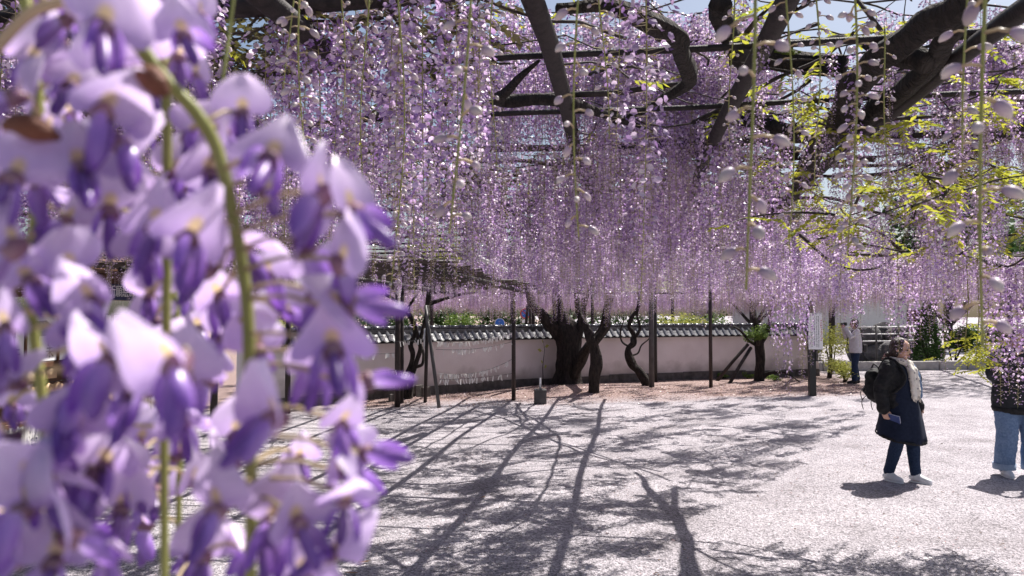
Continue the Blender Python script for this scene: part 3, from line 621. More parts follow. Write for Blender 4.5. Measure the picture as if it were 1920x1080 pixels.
def head(g, hc, q, R3):
    hc = Vector(hc); g.ellipsoid(hc + R3 @ Vector((0, -.008, .022)) * q, (.073 * q, .092 * q, .088 * q), 20, 14); g.ellipsoid(hc + R3 @ Vector((0, .018, -.035)) * q, (.056 * q, .066 * q, .075 * q), 18, 12)
    g.ellipsoid(hc + R3 @ Vector((0, .052, -.09)) * q, (.026 * q, .024 * q, .022 * q), 12, 8)
    g.limb([(*(hc + R3 @ Vector((0, .086, .008)) * q), .008 * q), (*(hc + R3 @ Vector((0, .104, -.024)) * q), .0125 * q)], 8)
    for sx in (-1, 1):
        g.ellipsoid(hc + R3 @ Vector((sx * .073, -.002, -.008)) * q, (.010 * q, .02 * q, .03 * q), 10, 8); g.ellipsoid(hc + R3 @ Vector((sx * .034, .06, -.022)) * q, (.022 * q, .025 * q, .02 * q), 10, 8)
def garment(name, g, vox, mat, parent, wr=.008, ws=9, cut=None, solid=0, sm=3, label=None):
    me = remesh(g, vox, sm, wr, ws)
    if cut:
        bm = bmesh.new(); bm.from_mesh(me); bmesh.ops.delete(bm, geom=[v_ for v_ in bm.verts if cut(v_.co)], context='VERTS'); bm.to_mesh(me); bm.free(); me.polygons.foreach_set('use_smooth', [True] * len(me.polygons))
    me.materials.append(mat); me.name = name; o = obj(name, me, parent, None, label)
    if solid: m = o.modifiers.new('thickness', 'SOLIDIFY'); m.thickness = solid; m.offset = 1
    return o
def legs(g, J, r0, r1, r2, lift=.0):
    for s_ in 'rl':
        h, k, a = Vector(J['h' + s_]), Vector(J['k' + s_]), Vector(J['a' + s_]); g.limb([(*h, r0), (*(h.lerp(k, .5)), (r0 + r1) / 2 + .004), (*k, r1), (*(k.lerp(a, .35)), r1 * .97), (*(k.lerp(a, .8)), r2 * 1.02), (*(a + Vector((0, 0, lift))), r2)], 16)
    g.limb([(*(Vector(J['hr_']) + Vector((0, 0, .05))), r0 * 1.1), (*(Vector(J['hl_']) + Vector((0, 0, .05))), r0 * 1.1)], 14)
def shoes(J, mat, sole, parent, q=1.0):
    for s_ in 'rl':
        a, to = Vector(J['a' + s_]), Vector(J['t' + s_]); f = (to - a); f.z = 0; f.normalize(); sd = Vector((f.y, -f.x, 0)); g = MB(); z = to.z
        heel = Vector((a.x, a.y, z)) - f * .035
        g.limb([(*(heel + Vector((0, 0, .022))), .036 * q), (*(heel + f * .09 + Vector((0, 0, .024))), .040 * q), (*(to - f * .05 + Vector((0, 0, .008))), .043 * q), (*(to + f * .015 + Vector((0, 0, -.001))), .032 * q)], 14)
        g.limb([(*(Vector((a.x, a.y, z + .03))), .045 * q), (*(Vector((a.x, a.y, z + .058)) + f * .01), .044 * q)], 12)
        g.v = [(x, y, max(zz, z - .022)) for x, y, zz in g.v]
        sh = garment('shoe', g, .007, mat, parent, 0)
        g = MB(); vs = []; n = 18
        for zz in (z - .031, z - .012):
            for j in range(n):
                b_ = 2 * math.pi * j / n; u = math.cos(b_); L0 = (heel - f * .03); L1 = to + f * .045; m = (L0 + L1) / 2; p = m + f * u * ((L1 - L0).length / 2) + sd * math.sin(b_) * .044 * q * (.92 + .12 * u); vs.append((p.x, p.y, zz))
        g.add(vs, [(j, (j + 1) % n, n + (j + 1) % n, n + j) for j in range(n)] + [tuple(range(n - 1, -1, -1)), tuple(range(n, 2 * n))]); o = obj('sole', g.mesh('sole', sole), sh)
navyd = cloth('navy_dress', (.007, .011, .026), (.013, .019, .040), 30); blackj = cloth('black_jacket', (.008, .008, .009), (.02, .02, .022), 30, .7, .5); jeans_d = cloth('dark_denim', (.012, .022, .05), (.024, .04, .08), 60); jeans_l = cloth('light_denim', (.10, .16, .27), (.17, .24, .37), 50)
whitef = cloth('white_shoe', (.62, .62, .64), (.72, .72, .74), 20, .6); cream = None
def scarfm():
    m, nt, b = newmat('scarf'); tc = N(nt, 'ShaderNodeTexCoord'); mp = N(nt, 'ShaderNodeMapping'); mp.inputs['Scale'].default_value = (16, 16, 26); vo = N(nt, 'ShaderNodeTexVoronoi', Scale=1.0)
    nt.links.new(tc.outputs['Object'], mp.inputs[0]); nt.links.new(mp.outputs[0], vo.inputs['Vector']); c = ramp(nt, vo.outputs['Distance'], [(.0, (.18, .17, .19)), (.20, (.2, .19, .2)), (.27, (.62, .57, .50)), (1, (.68, .63, .56))]); nt.links.new(c, b.inputs['Base Color']); b.inputs['Roughness'].default_value = .9; return m
# --- woman with backpack, walking to the right
I3 = Matrix.Identity(3)
W = atg(1689, 903)
J = dict(neck=(0, -.005, 1.30), head=(0, .03, 1.43), hip=(0, 0, .86), hr=Matrix.Rotation(R(-8), 3, 'X'), hs=.98, sr=(.165, -.01, 1.235), er=(.255, -.06, 1.0), wr=(.275, -.02, .80), sl=(-.165, -.01, 1.235), el=(-.25, -.03, .99), wl=(-.265, .06, .79),
         hdr=(-.05, .25, -1), hdl=(0, .2, -1), curl=.75, hl=(-.085, .01, .80), kl=(-.09, .085, .44), al=(-.085, .11, .095), tl=(-.09, .235, .032), kr=(.09, .02, .43), ar=(.09, -.08, .10), tr=(.10, .04, .032))
J['hr_'] = (.085, 0, .80); J['hl_'] = J['hl']; HR = J['hr']
def person_from(label, loc, rotz, J):
    K = dict(J); rot = K['hr']
    t = thing('person', label, 'person', loc, None, rotz); g = MB(); nk = Vector(K['neck']); hc = Vector(K['head']); hp = Vector(K['hip']); q = K.get('hs', 1.0); bw = K.get('w', 1.0)
    g.limb([(*hp, .135 * bw), (*(hp.lerp(nk, .3)), .125 * bw), (*(hp.lerp(nk, .7)), .13 * bw), (*(hp.lerp(nk, .9)), .09 * bw)], 16)
    g.limb([(*K['sr'], .055), (*(nk - Vector((0, 0, .03))), .06), (*K['sl'], .055)], 12); g.limb([(*(nk - Vector((0, 0, .05))), .055), (*nk, .05), (*(hc - Vector((0, 0, .05))), .048)], 12)
    head(g, hc, q, rot)
    for s_, side in (('r', 1), ('l', -1)):
        g.limb([(*K['s' + s_], .05), (*K['e' + s_], .040), (*K['w' + s_], .027)], 12); hand(g, K['w' + s_], K['hd' + s_], side, K.get('curl', .55), q, K.get('pn' + s_))
        h, k, a, to = K['h' + s_ + '_'], K['k' + s_], K['a' + s_], K['t' + s_]; g.limb([(*h, .085), (*k, .052), (*(Vector(k).lerp(Vector(a), .35)), .053), (*a, .036)], 14); g.limb([(*(Vector(a) + Vector((0, -.02, -.05))), .030), (*to, .028)], 10)
    me = remesh(g, K.get('vox', .0068), 2); me.name = 'body'; me.materials.append(skin); obj('body', me, t); face(t, hc, q, rot); return t
def legs2(g, J, *a, **k):
    K = dict(J); K['hr'] = K['hr_']; K['hl'] = K['hl_']; legs(g, K, *a, **k)
WROT = math.atan2(-.55, -.83)
wm = person_from('person in black jacket, navy dress and cream scarf walking with a notebook', (W.x, W.y, 0), WROT, J)
g = MB(); legs2(g, J, .095, .068, .054, .01); garment('jeans', g, .010, jeans_d, wm, .006, 12)
g = MB(); folds = lambda a, k: 1 + (.0 + .012 * k) * math.sin(7 * a + .6 * k) * .55
rings = [(0, -.005, 1.27, .13, .085), (0, 0, 1.2, .185, .125), (0, .005, 1.08, .20, .15), (0, .01, .96, .205, .158), (0, .005, .84, .218, .168), (0, .01, .74, .235, .185), (0, .01, .64, .25, .205), (0, .01, .54, .266, .225, -.05), (0, .01, .49, .27, .23, -.055)]
inner = [(0, .01, .492, .258, .218, -.055), (0, .01, .64, .236, .19), (0, .0, .80, .20, .15)]
g.loft(rings + inner, 40, 0, False, folds); dr = obj('dress', g.mesh('dress', navyd), wm)
g = MB(); fr = lambda a, k: 1 + .02 * math.sin(26 * a)
g.loft([(0, .01, .505, .272, .232, -.055), (0, .01, .49, .277, .237, -.056), (0, .01, .478, .275, .235, -.057), (0, .01, .49, .266, .226, -.055)], 80, 0, False, fr); obj('hem_trim', g.mesh('hem_trim', blackj), dr)
g = MB(); n3 = 10
for s_, sg_ in (('r', 1), ('l', -1)):
    A, B, C = Vector(J['s' + s_]), Vector(J['e' + s_]), Vector(J['w' + s_]); ch = []
    for i in range(9):
        t_ = i / 8; p = A.lerp(B, t_ * 2) if t_ < .5 else B.lerp(C, t_ * 2 - 1); ch.append((*p, (.078 - .022 * t_) * (1 + .06 * math.sin(i * 2.6))))
    g.limb(ch, 16)
g.loft([(0, -.02, .74, .205, .17), (0, -.015, .82, .218, .172), (0, -.01, .95, .208, .162), (0, -.01, 1.1, .21, .16), (0, -.01, 1.2, .195, .135), (0, -.01, 1.27, .13, .095), (0, -.01, 1.315, .075, .075)], 32)
garment('jacket', g, .010, blackj, wm, .010, 16, lambda c: (c.y > -.0 and abs(c.x + .015) < .125 and c.z < 1.30) or c.z < .765 - .1 * (abs(c.x) > .235), .008)
g = MB()
g.limb([(.085 * math.cos(a), -.0 + .085 * math.sin(a), 1.305 + .015 * math.sin(a * 2) - .03 * math.sin(a), .036) for a in [k * math.pi / 6 for k in range(13)]], 12)
for dx, w_, zb in ((.03, .042, .93), (-.03, .04, .96)):
    g.limb([(dx * .5, .10, 1.28, .034), (dx, .15, 1.2, w_), (dx * 1.2, .172, 1.08, w_ * .95), (dx * 1.3, .182, .99, w_), (dx * 1.3, .185, zb, w_ * .95)], 14)
g.v = [(x, .17 + (y - .17) * .6 if (y > .14 and z < 1.22) else y, z) for x, y, z in g.v]
sc_ = garment('scarf', g, .009, scarfm(), wm, .008, 22)
g = MB(); r = random.Random(3)
for i in range(18): x = -.075 + .15 * i / 17; g.tube([(x, .182 + r.uniform(-.015, .015), .95), (x + r.uniform(-.01, .01), .19, .88 + r.uniform(-.02, .02))], .004, 4)
obj('fringe', g.mesh('fringe', bpy.data.materials['scarf']), sc_)
g = MB(); g.limb([(-.09, .10, 1.25, .028), (-.105, .135, 1.15, .036), (-.115, .15, 1.02, .034), (-.115, .155, .92, .03)], 12); garment('denim_shirt', g, .009, jeans_l, wm, .004, 20)
g = MB(); hc = Vector(J['head']); g.ellipsoid(hc + Vector((0, -.022, .028)), (.088, .098, .098), 20, 14); g.ellipsoid(hc + Vector((0, -.05, -.03)), (.084, .065, .09), 18, 12); g.limb([(-.05, -.085, 1.36, .04), (0, -.10, 1.345, .045), (.05, -.085, 1.36, .04)], 10)
for sx in (-1, 1): g.limb([(sx * .04, .06, 1.525, .02), (sx * .078, .02, 1.47, .022), (sx * .084, -.015, 1.39, .02)], 8)
garment('hair', g, .008, hairm, wm, .006, 30, lambda c: c.y > .085)
g = MB(); g.limb([(.05, -.10, 1.36, .03), (.085, -.10, 1.31, .034), (.08, -.09, 1.27, .02)], 10); garment('loose_hair', g, .008, hairr, wm, .006, 30)
shoes(J, whitef, M['white'], wm)
def wl2(p): return Matrix.Translation((W.x, W.y, 0)) @ Matrix.Rotation(WROT, 4, 'Z') @ Vector(p)
RW = Matrix.Rotation(WROT, 3, 'Z')
bp = thing('backpack', 'bulky black backpack with dangling straps worn over the black jacket', 'backpack', (W.x, W.y, 0), None, WROT)
g = MB(); g.limb([(.02, -.235, .92, .10), (.02, -.25, 1.02, .105), (.02, -.235, 1.13, .09)], 14); g.limb([(-.06, -.225, .93, .09), (-.06, -.235, 1.12, .085)], 14); g.limb([(.09, -.225, .93, .09), (.09, -.235, 1.12, .085)], 14); garment('pack', g, .010, blackj, bp, .012, 14)
g = MB(); g.limb([(.0, -.335, .93, .05), (.05, -.335, .95, .05), (.0, -.33, 1.02, .045)], 12); garment('front_pocket', g, .009, blackj, bp, .006, 20)
g = MB(); g.tube([Vector(q) for q in curve_pts([(.02, -.2, 1.2), (.02, -.26, 1.25), (.02, -.3, 1.19)], 5)], .009, 6); obj('grab_handle', g.mesh('grab_handle', M['greysteel']), bp)
for sx in (-1, 1):
    g = MB(); g.tube([Vector(q) for q in curve_pts([(sx * .11, -.16, 1.2), (sx * .125, -.06, 1.33), (sx * .13, .07, 1.27), (sx * .15, .15, 1.12), (sx * .2, .06, .98), (sx * .15, -.18, .92)], 6)], .014, 6); obj('strap', g.mesh('strap', blackj), bp)
for k, (x, z) in enumerate(((.13, .9), (.15, 1.0), (-.05, .88))):
    g = MB(); g.tube([Vector(q) for q in curve_pts([(x, -.3, z), (x + .01, -.34, z - .06), (x, -.33, z - .15)], 4)], .005, 5); obj('dangling_strap', g.mesh('dangling_strap', M['greysteel']), bp)
# notebook in the hand
hw = Vector(J['wr']) + Vector(J['hdr']).normalized() * .12 + Vector((-.028, .01, 0)); nbk = thing('notebook', 'small dark blue notebook with white page edges held in a hand', 'notebook', wl2(hw)); RN = RW @ Matrix.Rotation(R(20), 3, 'Z') @ Matrix.Rotation(R(-58), 3, 'Y') @ Matrix.Rotation(R(-18), 3, 'X')
o3 = wl2(hw) + RW @ Vector((0, .045, .02))
bluebook = surf('blue_cover', (.015, .03, .13), (.02, .045, .17), 20, .5, .1)
for sz in (-1, 1):
    g = MB(); g.box(o3 + RN @ Vector((0, 0, sz * .0065)), (.1, .15, .002), 0, RN); g.build('cover', bluebook, nbk)
g = MB(); g.box(o3 - RN @ Vector((0, 0, 0)), (.094, .144, .0105), 0, RN); g.build('pages', M['white'], nbk)
# --- visitor in jeans with raised arms, half behind the racemes
Q = atg(1905, 893)
J2 = dict(neck=(0, -.005, 1.40), head=(0, .02, 1.545), hip=(0, 0, .92), hr=Matrix.Rotation(R(6), 3, 'X'), hs=1.0, w=1.08, sr=(.19, -.01, 1.345), er=(.30, .10, 1.13), wr=(.13, .26, 1.36), sl=(-.19, -.01, 1.345), el=(-.30, .10, 1.13), wl=(-.13, .26, 1.36), hdr=(-.35, .35, .75), hdl=(.35, .35, .75), pnr=(-.8, .3, -.2), pnl=(.8, .3, -.2), curl=.6,
          kl=(-.14, .03, .48), al=(-.165, -.01, .09), tl=(-.19, .13, .032), kr=(.12, .03, .48), ar=(.13, -.02, .09), tr=(.14, .125, .032))
J2['hr_'] = (.1, 0, .86); J2['hl_'] = (-.1, 0, .86)
MROT = math.pi - .1
mn = person_from('person in dark jacket and rolled light blue jeans standing behind drooping racemes', (Q.x + .02, Q.y, 0), MROT, J2)
g = MB(); legs2(g, J2, .125, .108, .108, .05); garment('jeans', g, .011, jeans_l, mn, .012, 9)
for s_ in 'lr':
    a = J2['a' + s_]; g = MB(); g.loft([(a[0], a[1], .075, .112, .115), (a[0], a[1], .14, .114, .117), (a[0], a[1], .142, .10, .10), (a[0], a[1], .076, .098, .10)], 24, 0, False); me = g.mesh('rolled_cuff', cloth('cuff', (.24, .30, .40), (.32, .38, .48), 60)); obj('rolled_cuff', me, mn)
darkj = cloth('charcoal_jacket', (.016, .017, .02), (.034, .035, .04), 20, .8, .4); g = MB()
for s_ in 'rl':
    A, B, C = Vector(J2['s' + s_]), Vector(J2['e' + s_]), Vector(J2['w' + s_]); g.limb([(*A, .085), (*A.lerp(B, .5), .082), (*B, .08), (*B.lerp(C, .5), .07), (*B.lerp(C, .93), .056)], 16)
g.loft([(0, 0, .72, .225, .17), (0, 0, .76, .245, .185), (0, 0, .86, .25, .185), (0, 0, 1.0, .24, .175), (0, 0, 1.15, .238, .17), (0, 0, 1.28, .225, .15), (0, 0, 1.37, .15, .11), (0, -.005, 1.42, .085, .085)], 32)
garment('jacket', g, .011, darkj, mn, .014, 9)
g = MB(); g.loft([(0, 0, .70, .215, .165), (0, 0, .73, .24, .183), (0, 0, .77, .253, .193), (0, 0, .78, .24, .18)], 32, 0, False); obj('hem_band', g.mesh('hem_band', blackj), mn)
g = MB(); hc = Vector(J2['head']); g.ellipsoid(hc + Vector((0, -.02, .035)), (.086, .102, .095), 20, 14); g.ellipsoid(hc + Vector((0, -.05, -.02)), (.08, .06, .07), 18, 12); garment('hair', g, .009, hairm, mn, .006, 30, lambda c: c.y > .088)
shoes(J2, whitef, M['white'], mn, 1.08)
ph = Matrix.Translation((Q.x + .02, Q.y, 0)) @ Matrix.Rotation(MROT, 4, 'Z') @ Vector((0, .335, 1.475)); RP = Matrix.Rotation(MROT, 3, 'Z'); pt = thing('phone', 'black phone held up in both hands by the person in light jeans', 'phone', ph)
g = MB(); g.bevbox(ph, (.165, .010, .08), .003, 0, RP); g.build('case', M['black'], pt); g = MB(); g.box(ph - RP @ Vector((0, .0065, 0)), (.15, .002, .07), 0, RP); g.build('screen', M['navy'], pt)
# --- distant photographer in a pale jacket
Z = atg(1605, 719)
J3 = dict(neck=(0, -.005, 1.42), head=(0, .03, 1.56), hip=(0, 0, .94), hr=Matrix.Rotation(R(-4), 3, 'X'), hs=1.0, sr=(.18, 0, 1.36), er=(.25, .16, 1.2), wr=(.10, .27, 1.46), sl=(-.18, 0, 1.36), el=(-.25, .16, 1.2), wl=(-.10, .27, 1.46), hdr=(-.5, .4, .6), hdl=(.5, .4, .6), curl=.8, vox=.009,
          kl=(-.09, .05, .48), al=(-.1, .06, .09), tl=(-.11, .2, .032), kr=(.09, 0, .48), ar=(.1, -.06, .09), tr=(.11, .08, .032))
J3['hr_'] = (.09, 0, .88); J3['hl_'] = (-.09, 0, .88); ZROT = R(80)
fm = person_from('person in pale grey jacket and jeans raising a camera near the yellow shrub', (Z.x, Z.y, 0), ZROT, J3)
g = MB(); legs2(g, J3, .105, .08, .075, .03); garment('jeans', g, .014, jeans_d, fm, .008, 9)
palej = cloth('pale_jacket', (.50, .49, .51), (.60, .59, .61), 20); g = MB()
for s_ in 'rl':
    A, B, C = Vector(J3['s' + s_]), Vector(J3['e' + s_]), Vector(J3['w' + s_]); g.limb([(*A, .08), (*A.lerp(B, .5), .078), (*B, .075), (*B.lerp(C, .92), .05)], 14)
g.loft([(0, 0, .80, .2, .15), (0, 0, .9, .21, .155), (0, 0, 1.1, .21, .15), (0, 0, 1.28, .2, .135), (0, 0, 1.38, .13, .1), (0, 0, 1.43, .08, .08)], 28); garment('jacket', g, .014, palej, fm, .012, 9)
g = MB(); hc = Vector(J3['head']); g.ellipsoid(hc + Vector((0, -.02, .035)), (.088, .105, .098), 18, 12); g.ellipsoid(hc + Vector((0, -.05, -.03)), (.082, .065, .08), 16, 10); garment('hair', g, .010, hairm, fm, .006, 30, lambda c: c.y > .085)
shoes(J3, cloth('dark_shoe', (.02, .02, .022), (.04, .04, .042)), M['black'], fm, 1.08)
def zl(p): return Matrix.Translation((Z.x, Z.y, 0)) @ Matrix.Rotation(ZROT, 4, 'Z') @ Vector(p)
RZ = Matrix.Rotation(ZROT, 3, 'Z'); cm = thing('camera_in_hands', 'black camera raised to the face of the person in the pale jacket', 'camera', zl((0, .27, 1.56)))
g = MB(); g.bevbox(zl((0, .24, 1.555)), (.13, .06, .085), .008, 0, RZ); g.build('camera_body', M['black'], cm); g = MB(); g.tube([zl((0, .26, 1.555)), zl((0, .36, 1.55))], .034, 12); g.build('lens', M['black'], cm, True)
bg = thing('shoulder_bag', 'black shoulder bag hanging at the hip of the person in the pale jacket', 'bag', zl((.02, -.22, .95)))
g = MB(); g.bevbox(zl((.03, -.22, .93)), (.24, .12, .2), .03, 0, RZ); g.build('pouch', M['black'], bg); g = MB(); g.tube([Vector(q) for q in curve_pts([tuple(zl((.12, -.19, 1.0))), tuple(zl((.0, -.17, 1.2))), tuple(zl((-.12, -.10, 1.40))), tuple(zl((-.14, .05, 1.41))), tuple(zl((-.03, .165, 1.25))), tuple(zl((.14, .165, 1.05))), tuple(zl((.235, .0, .96))), tuple(zl((.14, -.18, .97)))], 5)], .012, 6); g.build('strap', M['black'], bg, True)

for o in (wm, bp): o.matrix_basis = o.matrix_basis @ Matrix.Diagonal((1.0, 1.02, 1, 1))


# ------------------------------------------------------------------ planting and background
def bush(name, label, cat, c, rad, n, leaf, mat, stem='bark2', seed=0, group=None, cone=0, lumps=7):
    r = random.Random(seed + 1000); t = thing(name, label, cat, c, group); c = Vector(c); g = MB()
    cl = [(Vector((r.uniform(-.6, .6) * rad[0], r.uniform(-.6, .6) * rad[1], rad[2] * (1 + r.uniform(-.55, .6)))), r.uniform(.35, .6)) for _ in range(lumps)]
    for i in range(n):
        if cone:
            h = r.random() ** .8; q = (1 - h) ** .6; a = r.uniform(0, 6.28); rr = r.uniform(.5, 1.0) ** .5 * q
            p = Vector((rad[0] * rr * math.cos(a), rad[1] * rr * math.sin(a), .05 + 2 * rad[2] * h))
        else:
            k, s = r.choice(cl); v = Vector((r.gauss(0, 1), r.gauss(0, 1), r.gauss(0, 1))).normalized() * (r.random() ** .4) * s
            p = k + Vector((v.x * rad[0], v.y * rad[1], v.z * rad[2])); p.z = max(p.z, .03)
        a = Vector((r.gauss(0, 1), r.gauss(0, 1), r.gauss(0, .7))).normalized(); b_ = a.orthogonal().normalized() * .45; s = leaf * r.uniform(.6, 1.3); p = p + c
        g.add([p - a * s, p + b_ * s, p + a * s, p - b_ * s], [(0, 1, 2, 3)])
    g.build('foliage', M[mat], t, False, 'stuff')
    for i in range(5):
        e = c + Vector((r.uniform(-.4, .4) * rad[0], r.uniform(-.4, .4) * rad[1], rad[2] * 1.1)); g = MB(); g.tube([c + Vector((r.uniform(-.05, .05), r.uniform(-.05, .05), -.03)), c.lerp(e, .5) + Vector((.03, .02, 0)), e], [.03, .02, .008], 6); g.build('stem', M[stem], t, True)
    return t
def tree(label, x, y, h, rad, mat, seed, n=3600, leaf=.22, name='background_tree', group=None):
    r = random.Random(seed + 500); t = thing(name, label, 'tree', (x, y, 0), group)
    pts = [(x + .2 * math.sin(i * 1.1 + seed), y + .2 * math.cos(i * .9 + seed), h * .75 * i / 6 - .1) for i in range(7)]
    g = MB(); g.tube(pts, [.03 * h * (1 - .12 * i) for i in range(7)], 9); g.build('trunk', M['bark2'], t, True)
    cl = []
    for i in range(13):
        a = i * 2.4 + r.uniform(-.4, .4); hh = h * (.35 + .6 * i / 13); rr = rad * (1 - .55 * (i / 13) ** 2) * r.uniform(.45, .85)
        e = Vector((x + rr * math.cos(a), y + rr * math.sin(a), hh)); cl.append((e, rad * r.uniform(.28, .45)))
        b_ = Vector(pts[min(5, 1 + i * 5 // 13)]); g = MB(); g.tube([b_, b_.lerp(e, .5) + Vector((0, 0, .25)), e], [.012 * h, .008 * h, .003 * h], 6); g.build('limb', M['bark2'], t, True)
    g = MB()
    for i in range(n):
        k, s = r.choice(cl); v = Vector((r.gauss(0, 1), r.gauss(0, 1), r.gauss(0, .75))).normalized() * (r.random() ** .38) * s; p = k + v
        a = Vector((r.gauss(0, 1), r.gauss(0, 1), r.gauss(0, .6))).normalized(); b_ = a.orthogonal().normalized() * .5; q = leaf * r.uniform(.6, 1.3)
        g.add([p - a * q, p + b_ * q, p + a * q, p - b_ * q], [(0, 1, 2, 3)])
    g.build('crown', M[mat], t, False, 'stuff')
p = atg(1580, 712)
bush('shrub', 'yellow-green shrub with airy branches behind the white notice post', 'shrub', (p.x - .1, p.y + .6, 0), (.62, .6, .85), 2600, .035, 'leafyel', seed=1)
bush('shrub', 'low bright green shrub between the notice post and the photographer', 'shrub', (p.x - .3, p.y - .8, 0), (.55, .5, .34), 1500, .032, 'leafyel', seed=2)
bush('shrub', 'dark olive tuft of foliage crowning the propped trunk', 'shrub', (b4.x - .1, b4.y - .12, 1.0), (.55, .4, .3), 1500, .03, 'leafmid', seed=3)
for i, (px, py) in enumerate(((1362, 712), (1408, 712), (1460, 716))):
    q = atg(px, py); bush('weed', 'small green weed tuft at the foot of the wall near the props', 'weed', (q.x, q.y + .3, 0), (.22, .16, .09), 220, .03, 'leafmid', seed=20 + i, group='weeds by the props')
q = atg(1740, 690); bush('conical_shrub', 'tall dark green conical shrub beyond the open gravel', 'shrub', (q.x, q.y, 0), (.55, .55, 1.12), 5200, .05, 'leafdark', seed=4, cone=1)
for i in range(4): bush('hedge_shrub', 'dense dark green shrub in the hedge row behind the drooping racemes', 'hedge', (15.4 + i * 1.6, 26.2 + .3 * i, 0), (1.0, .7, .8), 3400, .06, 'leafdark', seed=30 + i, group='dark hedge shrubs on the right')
for i, (px, d_, m, w, h) in enumerate(((555, 40, 'leafyel', 2.2, .9), (590, 41, 'leafyel', 1.8, .85), (725, 42, 'leafdark', 1.6, 1.1), (850, 42, 'leafmid', 1.6, .95), (1270, 36, 'leafyel', 1.9, .95), (1310, 36.5, 'leafmid', 1.5, .9), (500, 42, 'leafmid', 2, 1))):
    q = at(px, 590, d_); bush('hedge_shrub', ['tall pale yellow shrub', 'pale yellow shrub beside the tall one', 'dark green clipped shrub', 'mid green shrub by the far posts', 'bright yellow-green shrub above the wall right of the grey post', 'green shrub beside the bright yellow one', 'mid green shrub at the far end'][i] + ' beyond the tiled wall', 'shrub', (q.x, q.y, 0), (w, .8, h), 2200, .08, m, seed=40 + i)
for i, (x, y, h, rd, m, lab) in enumerate(((-17, 60, 9, 4.5, 'leafmid', 'broad green tree far behind the left lattice'), (-6, 62, 8, 4, 'leafyel', 'pale fresh-leaved tree far behind the twisted vine'), (5, 64, 10, 5, 'leafmid', 'green tree far behind the huge gnarled trunk'), (15, 46, 9, 4, 'leafyel', 'pale yellow tree rising behind the notice post'), (23.5, 40, 9.5, 4, 'leafdark', 'dark green tree rising behind the bare arching shoots'), (31, 44, 10, 4.5, 'leafmid', 'green tree at the far right behind the hedge'), (20, 58, 13, 5, 'leafyel', 'tall pale tree behind the white building'))):
    tree(lab, x, y, h, rd, m, i)
# rail fence, kerb, rocks, lawn on the right
fz = thing('rail_fence', 'low fence of three pale rails beyond the gravel, left of the conical shrub', 'fence', (12, 25.2, 0))
A = at(1600, 640, 24.8); B = at(1725, 640, 26.2)
for z in (.92, 1.16, 1.4):
    g = MB(); g.tube([(A.x - .5, A.y, z), ((A.x + B.x) / 2, (A.y + B.y) / 2, z - .02), (B.x, B.y, z)], .022, 8); g.build('rail', M['white'], fz, True)
for k in range(4):
    q = A.lerp(B, k / 3); g = MB(); g.tube([(q.x, q.y, -.05), (q.x, q.y, 1.46)], .035, 8); g.build('post', M['greysteel'], fz, True)
kb = thing('kerb', 'pale stone kerb edging the lawn beyond the gravel', 'kerb', (12, 24, 0))
for k in range(7):
    g = MB(); g.bevbox((9.4 + k * 1.0, 23.9 + .13 * k, .12), (.985, .22, .34), .02, 0, Matrix.Rotation(.13, 3, 'Z')); g.build('kerb_stone', M['kerb'], kb)
g = MB(); r = random.Random(6)
for i in range(3000):
    x = r.uniform(9.2, 16); y = 24.2 + (x - 9.4) * .13 + r.uniform(0, 2.2); h = r.uniform(.08, .2); a = r.uniform(0, 6.28); dx = .012 * math.cos(a); dy = .012 * math.sin(a)
    g.add([(x - dx, y - dy, 0), (x + dx, y + dy, 0), (x + r.uniform(-.05, .05), y + r.uniform(-.05, .05), h)], [(0, 1, 2)])
tag(g.build('grass', M['grass'], None, False, 'stuff'), 'short dark grass behind the pale kerb', 'grass')
for i in range(13):
    px = 1606 + i * 10 + r.uniform(-4, 4); d_ = 28 + r.uniform(-.6, .8); q = at(px, 600, d_); s = r.uniform(.35, .62); g = MB(); g.ellipsoid((0, 0, 0), (s, s * .8, s * .95), 14, 9)
    z0 = .35 if i % 3 else .95
    g.v = [tuple(Vector(v_) * (1 + .35 * mnoise.noise(Vector(v_) * 2.4 + Vector((i * 3.1, 0, 0)))) + Vector((q.x, q.y + (.45 if z0 > .5 else 0), z0))) for v_ in g.v]
    tag(g.build('garden_rock', M['rock'], None, True), 'rough dark grey rock in the pile behind the pale rails', 'rock', 'rocks behind the rail fence')
# white building far behind
bw = thing('white_building', 'low white building with a grey roof far beyond the rails', 'building', (21, 50, 0))
g = MB(); g.box((21, 50, 1.5), (11, 5, 3.0)); g.build('wall', M['white'], bw)
g = MB(); g.add([(14.9, 47, 3.0), (27.1, 47, 3.0), (27.1, 53, 3.0), (14.9, 53, 3.0), (15.5, 50, 4.4), (26.5, 50, 4.4)], [(0, 1, 5, 4), (2, 3, 4, 5), (0, 4, 3), (1, 2, 5), (0, 3, 2, 1)]); g.v = [(x, y, z + .004) for x, y, z in g.v]; g.build('roof', M['tile'], bw)
g = MB(); g.box((25.6, 47.46, 1.05), (1.0, .1, 2.1)); g.build('door', M['wood'], bw)
for i in range(9): bush('hedge_shrub', 'dark wide foliage mass standing in for the shadow under the distant wisteria beyond the wall', 'hedge', (-19 + i * 4.6, 53.5, 0), (2.9, 1.0, 1.3), 1500, .14, 'leafdark', seed=60 + i, group='dark foliage standing in for shadow under the distant wisteria')  # row added so its dark leaves stand for shadow beneath the curtain
